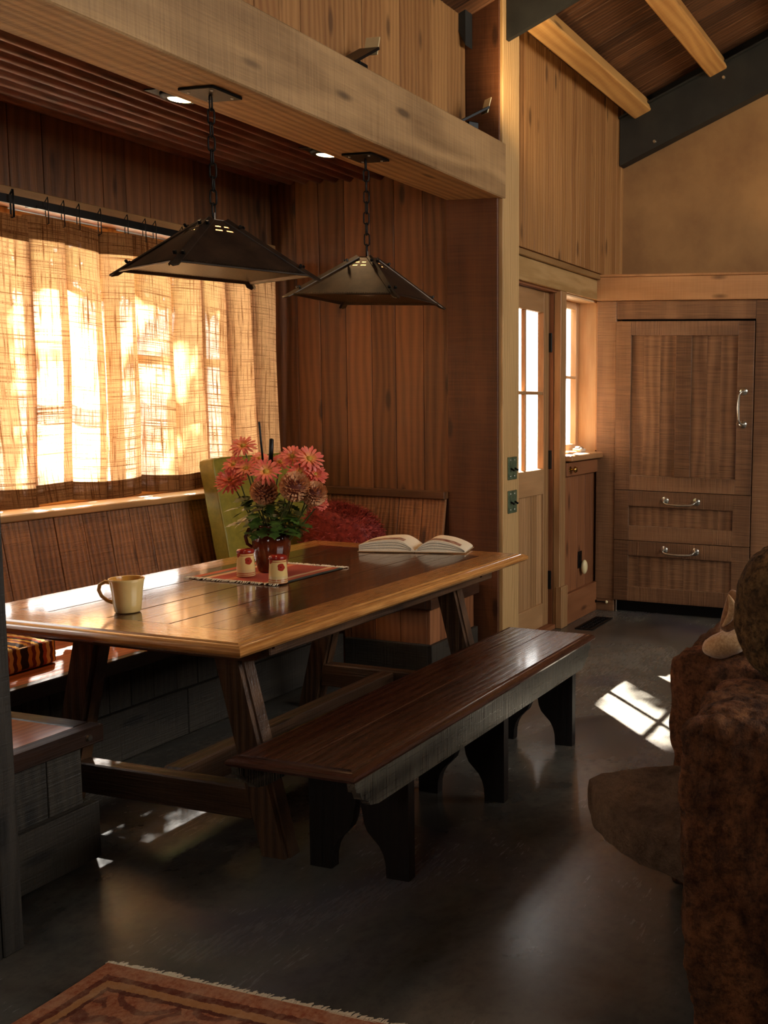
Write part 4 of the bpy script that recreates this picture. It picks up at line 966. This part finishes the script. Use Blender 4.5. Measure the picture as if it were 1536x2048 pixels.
# chrysanthemums
def flower(name, base, head, R, kind, label, seed):
    random.seed(seed); head, base = Vector(head), Vector(base)
    t = thing('chrysanthemum', base, label, 'flower', 'chrysanthemums in the brown vase')
    d = (head-Vector((vx, vy, head.z-.25))).normalized(); camd = (Vector((0, 0, 1.5))-head).normalized(); ax = (d*.7+camd*.75).normalized()
    mid = base*.45+head*.55+Vector((random.uniform(-.01, .01), random.uniform(-.01, .01), -.01))
    b = MB(); b.tube([base, base*.7+mid*.3, mid, head*.8+mid*.2-ax*.01, head-ax*.012], .0028, 6); b.build('stem', 'stem', t, True)
    u0 = ax.orthogonal().normalized(); w0 = ax.cross(u0); b = MB()
    if kind == 'daisy': layers = [(17, 1.0, .10), (15, .9, .38)]; pw = .0052
    elif kind == 'spider': layers = [(22, 1.0, -.1), (20, .95, .2), (18, .82, .5), (14, .6, .85)]; pw = .0050
    else: layers = [(26, 1, a_) for a_ in (-.75, -.5, -.25, 0, .25, .5, .72)]+[(20, 1, .95), (14, 1, 1.15), (8, 1, 1.35)]; pw = .0046
    for (n_, ln, el) in layers:
        for i in range(n_):
            a = 2*pi*(i+random.random()*.5)/n_; e_ = el+random.uniform(-.12, .12); rad = u0*cos(a)+w0*sin(a)
            if kind == 'pompon':
                dr_ = rad*cos(e_)+ax*sin(e_); p0 = head+dr_*R*.72; p1 = head+dr_*R*.93; p2 = head+dr_*R+ax*.004; side = ax.cross(rad).normalized()*pw
                tip = head+dr_*R*.99+ax*.008
                b.add([p0-side*.6, p0+side*.6, p1+side, p2+side*.5, tip, p2-side*.5, p1-side], [(0, 1, 2, 6), (2, 3, 5, 6), (3, 4, 5)], [(.1, 0, 0), (.1, 0, 0), (.5, 0, 0), (1, 0, 0), (1, 0, 0), (1, 0, 0), (.5, 0, 0)])
                b.add([p0-side*.6-dr_*.002, p1-side-ax*.003, p1+side-ax*.003, p0+side*.6-dr_*.002], [(0, 1, 2, 3)])
            else:
                L_ = R*ln*random.uniform(.9, 1.08); dr_ = rad*cos(e_)+ax*sin(e_); side = ax.cross(rad).normalized()*pw*random.uniform(.8, 1.1)
                cu = -ax*L_*.10 if kind == 'daisy' else ax*L_*.06
                p0 = head+dr_*R*.12; p1 = head+dr_*L_*.5+ax*.003; p2 = head+dr_*L_*.85+cu*.5; p3 = head+dr_*L_+cu
                b.add([p0-side*.45, p0+side*.45, p1+side*.9, p2+side, p3+side*.25, p3-side*.25, p2-side, p1-side*.9], [(0, 1, 2, 7), (7, 2, 3, 6), (6, 3, 4, 5)], [(.1, 0, 0), (.1, 0, 0), (.45, 0, 0), (.8, 0, 0), (1, 0, 0), (1, 0, 0), (.8, 0, 0), (.45, 0, 0)])
    b.build('petals', 'petal' if kind != 'pompon' else 'petal2', t)
    if kind == 'pompon': b = MB(); b.grid(lambda u, v: head+Vector((cos(u*2*pi)*sin(v*pi), sin(u*2*pi)*sin(v*pi), cos(v*pi)))*R*.72, 16, 10); b.build('flower_core', 'core', t, True)
    else:
        b = MB(); rr = R*.2; Mx = Matrix((u0, w0, ax)).transposed().to_4x4(); b.lathe([(rr, .0), (rr*.95, .006), (rr*.6, .010), (0, .011)], head, 14, Mx); b.build('eye', 'eye', t, True)
vt = TZ+.185
fl = [ # px, py, depth x offset, R, kind, label
 (487, 893, 0, .056, 'daisy', 'coral daisy chrysanthemum, the topmost bloom toward the curtain'),
 (468, 930, -.03, .050, 'daisy', 'coral chrysanthemum just under the topmost curtain-side bloom'),
 (492, 938, -.03, .052, 'daisy', 'coral chrysanthemum with yellow eye, between the black spike and curtain side'),
 (462, 962, -.06, .066, 'spider', 'large shaggy coral chrysanthemum, outermost on the curtain side'),
 (532, 944, -.08, .062, 'daisy', 'open coral chrysanthemum with amber eye facing the camera, centre of bouquet'),
 (528, 984, -.08, .054, 'pompon', 'bronze pompon chrysanthemum low over the vase neck'),
 (590, 974, -.07, .062, 'pompon', 'largest bronze pompon chrysanthemum, right of bouquet centre'),
 (585, 914, .02, .056, 'daisy', 'coral chrysanthemum at the top beside the black spikes'),
 (618, 918, .02, .062, 'daisy', 'coral chrysanthemum, the topmost bloom on the wall side'),
 (560, 925, .05, .042, 'daisy', 'coral chrysanthemum half hidden behind the black spike'),
 (630, 950, .03, .052, 'spider', 'coral chrysanthemum on the outer wall side of bouquet'),
 (628, 988, -.02, .052, 'pompon', 'pale bronze chrysanthemum seen edge-on, outermost wall side'),
 (600, 945, .0, .050, 'daisy', 'coral chrysanthemum just above the largest bronze pompon'),
 (640, 1005, .04, .036, 'spider', 'dusky red chrysanthemum drooping lowest toward the red pillow'),
 (520, 918, .06, .040, 'daisy', 'small orange chrysanthemum behind the tall black spikes'),
]
for i, (px, py, ox, R, k, lb) in enumerate(fl):
    h = P(px, py, 0, vx+ox); a = random.uniform(0, 6.28)
    flower('f', (vx+.03*cos(i*2.4), vy+.03*sin(i*2.4), TZ+.06), h, R, k, lb, 100+i)
random.seed(5)
# foliage of the bouquet: lobed leaves on short sprigs
t = thing('foliage_sprigs', (vx, vy, TZ+.1), 'dark green lobed chrysanthemum leaves spilling over the vase rim', 'leaves')
b = MB()
for i in range(120):
    a = random.uniform(0, 2*pi); rr = random.uniform(.03, .11); z = vt+random.uniform(-.012, .13)
    if z < vt: rr = random.uniform(.075, .10)
    c = Vector((vx+rr*cos(a), vy+rr*sin(a), z)); out = Vector((cos(a), sin(a), random.uniform(-.7, .35))).normalized()
    s_ = out.cross(Z3).normalized(); s_ = (s_+Z3*random.uniform(-.4, .4)).normalized(); Ln = random.uniform(.04, .075)
    shape = [(0, .0), (.15, .10), (.25, .34), (.38, .22), (.5, .48), (.62, .24), (.75, .36), (.85, .14), (1, 0)]
    for k in range(len(shape)-1):
        (u1, w1), (u2, w2) = shape[k], shape[k+1]
        dr = lambda u: Vector((0, 0, -.25*u*u*Ln))
        p1, p2 = c+out*Ln*u1+dr(u1), c+out*Ln*u2+dr(u2)
        b.add([p1, p2, p2+s_*w2*Ln, p1+s_*w1*Ln], [(0, 1, 2, 3)]); b.add([p1, p1-s_*w1*Ln, p2-s_*w2*Ln, p2], [(0, 1, 2, 3)])
b.build('leaf_mass', 'leaf', t)['kind'] = 'stuff'
b = MB()
for i in range(10):
    a = i*.63; b.tube([(vx+.02*cos(a), vy+.02*sin(a), TZ+.08), (vx+.05*cos(a), vy+.05*sin(a), vt+.02), (vx+.085*cos(a), vy+.085*sin(a), vt+.07)], .002, 5)
b.build('stem', 'stem', t)
for (p1, p2, w, lb) in (((527, 935), (518, 843), .0045, 'slender black cattail spike, the taller behind the topmost bloom'), ((541, 935), (543, 877), .009, 'thick black cattail spike rising from the bouquet centre')):
    A, Bq = P(*p1, 0, vx), P(*p2, 0, vx); t = thing('cattail', (vx, vy, TZ+.08), lb, 'cattail', 'black cattails in the vase')
    b = MB(); b.tube([(vx, vy, TZ+.08), A], .0022, 6); b.build('stem', 'stem', t)
    b = MB(); b.tube([A, A*.97+Bq*.03, A*.03+Bq*.97, Bq], [w*.4, w, w, w*.4], 10); b.build('seed_head', 'black', t, True)

# ================================================================== FIREPLACE STONES, TOY, RUG
def rock(name, lo, hi, mat, parent, seed, e=6, amp=.03, fr_=3.0, shape=None, n=56, vert=.5):
    lo, hi = Vector(lo), Vector(hi); c = (lo+hi)/2; h = (hi-lo)/2; b = MB()
    for fix in range(3):
        for sg in (-1, 1):
            def fn(u, v, fix=fix, sg=sg):
                p = [0, 0, 0]; o = [i for i in range(3) if i != fix]; p[fix] = sg; p[o[0]] = u*2-1; p[o[1]] = v*2-1
                x, y, z = p; k = (abs(x)**e+abs(y)**e+abs(z)**e)**(-1/e); d = Vector((x*k, y*k, z*k)); q = Vector((d.x*h.x, d.y*h.y, d.z*h.z))
                if shape: q = shape(q, d)
                w = c+q; s0 = Vector((w.x*fr_, w.y*fr_, w.z*fr_*vert))+Vector((seed, 0, 0))
                r_ = noise.noise(s0)*amp*1.3+noise.noise(s0*2.7)*amp*.8+(abs(noise.noise(s0*6))-.2)*amp*.7+noise.noise(s0*15)*amp*.22+noise.noise(s0*31)*amp*.10
                return w+Vector((d.x, d.y, d.z)).normalized()*r_
            b.grid(fn, n, n)
    return b.build(name, mat, parent, True)
fp = thing('stone_fireplace', (2.6, .3, 0), 'rough rust-brown fireplace of stacked boulders with jutting hearth slab', 'fireplace')
rock('boulder', (2.12, -.5, -.05), (2.50, .622, .79), 'rock', fp, 3, 16, .024, 4.0, lambda q, d: q+Vector((.03*(1-d.z)*.5, -.015*(1-d.z), 0)), 110)
rock('boulder', (2.84, -.3, .0), (3.45, .875, .73), 'rock', fp, 17, 16, .028, 3.5, None, 64)
rock('boulder', (2.44, .0, .76), (2.80, .60, 1.15), 'rock2', fp, 29, 3.2, .012, 5, None, 64)
rock('boulder', (2.46, -.5, -.02), (2.9, .55, .78), 'rock', fp, 41, 7, .02, 4, None, 40)
# hearth slab with its own outline
ol = [P(1178, 1557, 2, .42), P(1205, 1546, 2, .42), P(1250, 1538, 2, .42), P(1300, 1533, 2, .42), P(1350, 1530, 2, .42)]
orr = [P(1186, 1580, 2, .42), P(1205, 1602, 2, .42), P(1240, 1628, 2, .42), P(1280, 1650, 2, .42), P(1320, 1664, 2, .42), P(1362, 1680, 2, .42), P(1385, 1690, 2, .42)]
poly = [Vector((p.x, p.y)) for p in ol[::-1]]+[Vector((p.x, p.y)) for p in orr]+[Vector((2.2, .35)), Vector((2.85, .35))]
cc = sum(poly, Vector((0, 0)))/len(poly); dense = []
for i in range(len(poly)):
    a_, c_ = poly[i], poly[(i+1) % len(poly)]; k = max(1, int((c_-a_).length/.012))
    for j in range(k): dense.append(a_.lerp(c_, j/k))
b = MB(); vs = []; rings = [(.0, .42), (.5, .421), (.9, .420), (.992, .4195), (1.0, .415), (1.004, .39), (.998, .365), (1.0, .34), (.985, .322), (.95, .31), (.5, .305), (0, .305)]
n_ = len(dense); fs = []
for j, (s_, z) in enumerate(rings):
    for i, p in enumerate(dense):
        q = cc+(p-cc)*s_; nn_ = noise.noise(Vector((p.x*18, p.y*18, z*30)))*.010*(1 if s_ > .9 else .2)+noise.noise(Vector((p.x*5, p.y*5, 3)))*.012*(s_ > .9)*(z < .40)
        dv = (p-cc).normalized(); vs.append(Vector((q.x+dv.x*nn_, q.y+dv.y*nn_, z+noise.noise(Vector((q.x*14, q.y*14, z*5)))*.003)))
for j in range(len(rings)-1):
    for i in range(n_): fs.append((j*n_+i, (j+1)*n_+i, (j+1)*n_+(i+1) % n_, j*n_+(i+1) % n_))
b.add(vs, fs); b.build('hearth_slab', 'slab', fp, 28.0)
# plush toy lying on the stone, mostly behind the speckled boulder
ty = thing('plush_toy', (2.9, .66, .74), 'tan plush animal lying on the stone behind the speckled boulder', 'toy')
def blob(c, r, Rm=None, bend=0):
    b = MB(); Rm = Rm or Matrix.Identity(3)
    def fn(u, v):
        a, t_ = u*2*pi, v*pi; p = Vector((cos(a)*sin(t_)*r[0], sin(a)*sin(t_)*r[1], cos(t_)*r[2])); p.y += bend*(p.z/r[2])**2
        return Vector(c)+Rm @ p+Vector((0, 0, .004*noise.noise(p*40)))
    b.grid(fn, 32, 20); return b
blob((2.98, .60, .85), (.10, .10, .11)).build('body', 'plush', ty, True)
c = P(1452, 1288, 0, 2.88); blob(c, (.05, .075, .040), Matrix.Rotation(radians(-18), 3, 'X')).build('foot', 'plush_l', ty, True)
c = P(1472, 1268, 0, 2.93); blob(c, (.04, .050, .045)).build('foot', 'plush_l', ty, True)
c = P(1470, 1226, 0, 2.84); blob(c, (.018, .036, .064), Matrix.Rotation(radians(14), 3, 'X'), .02).build('ear', 'plush', ty, True)
c = P(1464, 1224, 0, 2.815); blob(c, (.008, .012, .050), Matrix.Rotation(radians(10), 3, 'X'), .02).build('ear', 'plush_l', ty, True)

rg = thing('area_rug', (1.0, 1.0, 0), 'faded red and orange patterned rug with pale fringed edge on the floor', 'rug')
RX1, RY1 = 1.965, 2.125
def edge_y(x): return RY1+.012*sin(x*6)
b = MB(); b.grid(lambda u, v: (.1+(RX1-.1)*u, -.4+(edge_y(.1+(RX1-.1)*u)+.4)*v, .012+.002*noise.noise(Vector((u*12, v*12, 0)))), 80, 80, gc=lambda u, v: ((RX1-.1)*(1-u), (RY1+.4)*(1-v), 0), rnd=.5)
b.grid(lambda u, v: (RX1, -.4+(edge_y(RX1)+.4)*v, .012-.011*u), 1, 80, gc=lambda u, v: (0, (RY1+.4)*(1-v), 0)); b.grid(lambda u, v: (RX1-(RX1-.1)*u, edge_y(RX1-(RX1-.1)*u), .012-.011*v), 60, 1, gc=lambda u, v: ((RX1-.1)*u, 0, 0))
b.build('pile', 'rug', rg, 40.0)
b = MB(); random.seed(9)
for i in range(620):
    y = -.35+2.47*i/619; k = random.uniform(.014, .03); j = random.uniform(-.01, .01)
    b.tube([(RX1-.003, y, .010), (RX1+k*.5, y+j*.6, .009), (RX1+k, y+j, .003)], [.0022, .0020, .001], 4)
b.build('fringe', 'fringe', rg)

# ================================================================== OUTSIDE: foliage added to shape the sun, gaps cut for its patches
holes = []
YT = 6.6
def hole(p, r):
    p = Vector(p); k = (YT-p.y)/SUNV.y; q = p+SUNV*k; holes.append((q.x, q.z, r))  # leaf gap traced back along the sun from a wanted patch
for (px, py, r) in ((165, 720, .17), (185, 790, .12), (88, 860, .14), (95, 930, .10), (335, 745, .13), (378, 720, .06), (215, 900, .07), (345, 925, .07), (170, 960, .07), (425, 780, .06), (170, 640, .08)): hole(P(px, py, 1, 3.93), r)
for (px, py, r) in ((1235, 1382, .15), (1240, 1425, .17), (1310, 1445, .18), (1325, 1335, .2), (1450, 1500, .1)): hole(P(px, py, 2, 0), r)
for (x, y, r) in ((4.9, .95, .2), (5.3, .6, .22), (4.5, .8, .18), (5.0, .3, .2), (5.9, 1.2, .12)): hole((x, y, 0), r)
for (px, py, r) in ((250, 1662, .05), (222, 1698, .05), (215, 1527, .05)): hole(P(px, py, 2, 0 if py > 1600 else .22), r)
hole((2.87, 3.25, .45), .10); hole((2.62, 2.95, TZ), .16); hole((2.7, 3.05, TZ), .15); hole((3.1, 3.05, TZ), .06)
random.seed(21); b = MB()
def leafq(c, s_):
    d = Vector([random.gauss(0, 1) for _ in range(3)]).normalized(); d.y *= .5; d.normalize(); e_ = (d.cross(Y3)+Y3*random.uniform(-.4, .4)).normalized()*s_*.5; f_ = d*s_
    b.add([c-f_, c-f_*.3+e_, c+f_*.4+e_*.9, c+f_, c+f_*.4-e_*.9, c-f_*.3-e_], [(0, 1, 2, 3, 4, 5)])
for i in range(26000):
    x = random.uniform(3.6, 11.5); z = random.uniform(2.2, 6.6)
    if any((x-hx)**2+(z-hz)**2 < (r+.06)**2 for hx, hz, r in holes): continue
    leafq(Vector((x, YT+random.uniform(-.12, .12), z)), random.uniform(.05, .085))
tr = thing('gobo_tree', (7.5, YT+.3, -.2), 'leafy tree added outside the windows, gaps cut to shape the sun patches', 'tree')
b.build('foliage', 'tree', tr)['kind'] = 'stuff'
b = MB(); b.tube([(7.5, YT+.3, -.25), (7.45, YT+.28, 1.4), (7.6, YT+.2, 3.0), (7.2, YT+.1, 5.0)], [.16, .13, .10, .04], 12); b.tube([(7.55, YT+.24, 2.4), (6.2, YT+.1, 3.6), (4.6, YT, 4.4)], [.08, .05, .02], 8); b.tube([(7.55, YT+.24, 2.7), (9.0, YT+.1, 3.9), (10.5, YT, 4.6)], [.08, .05, .02], 8); b.build('trunk', 'bark', tr, True)
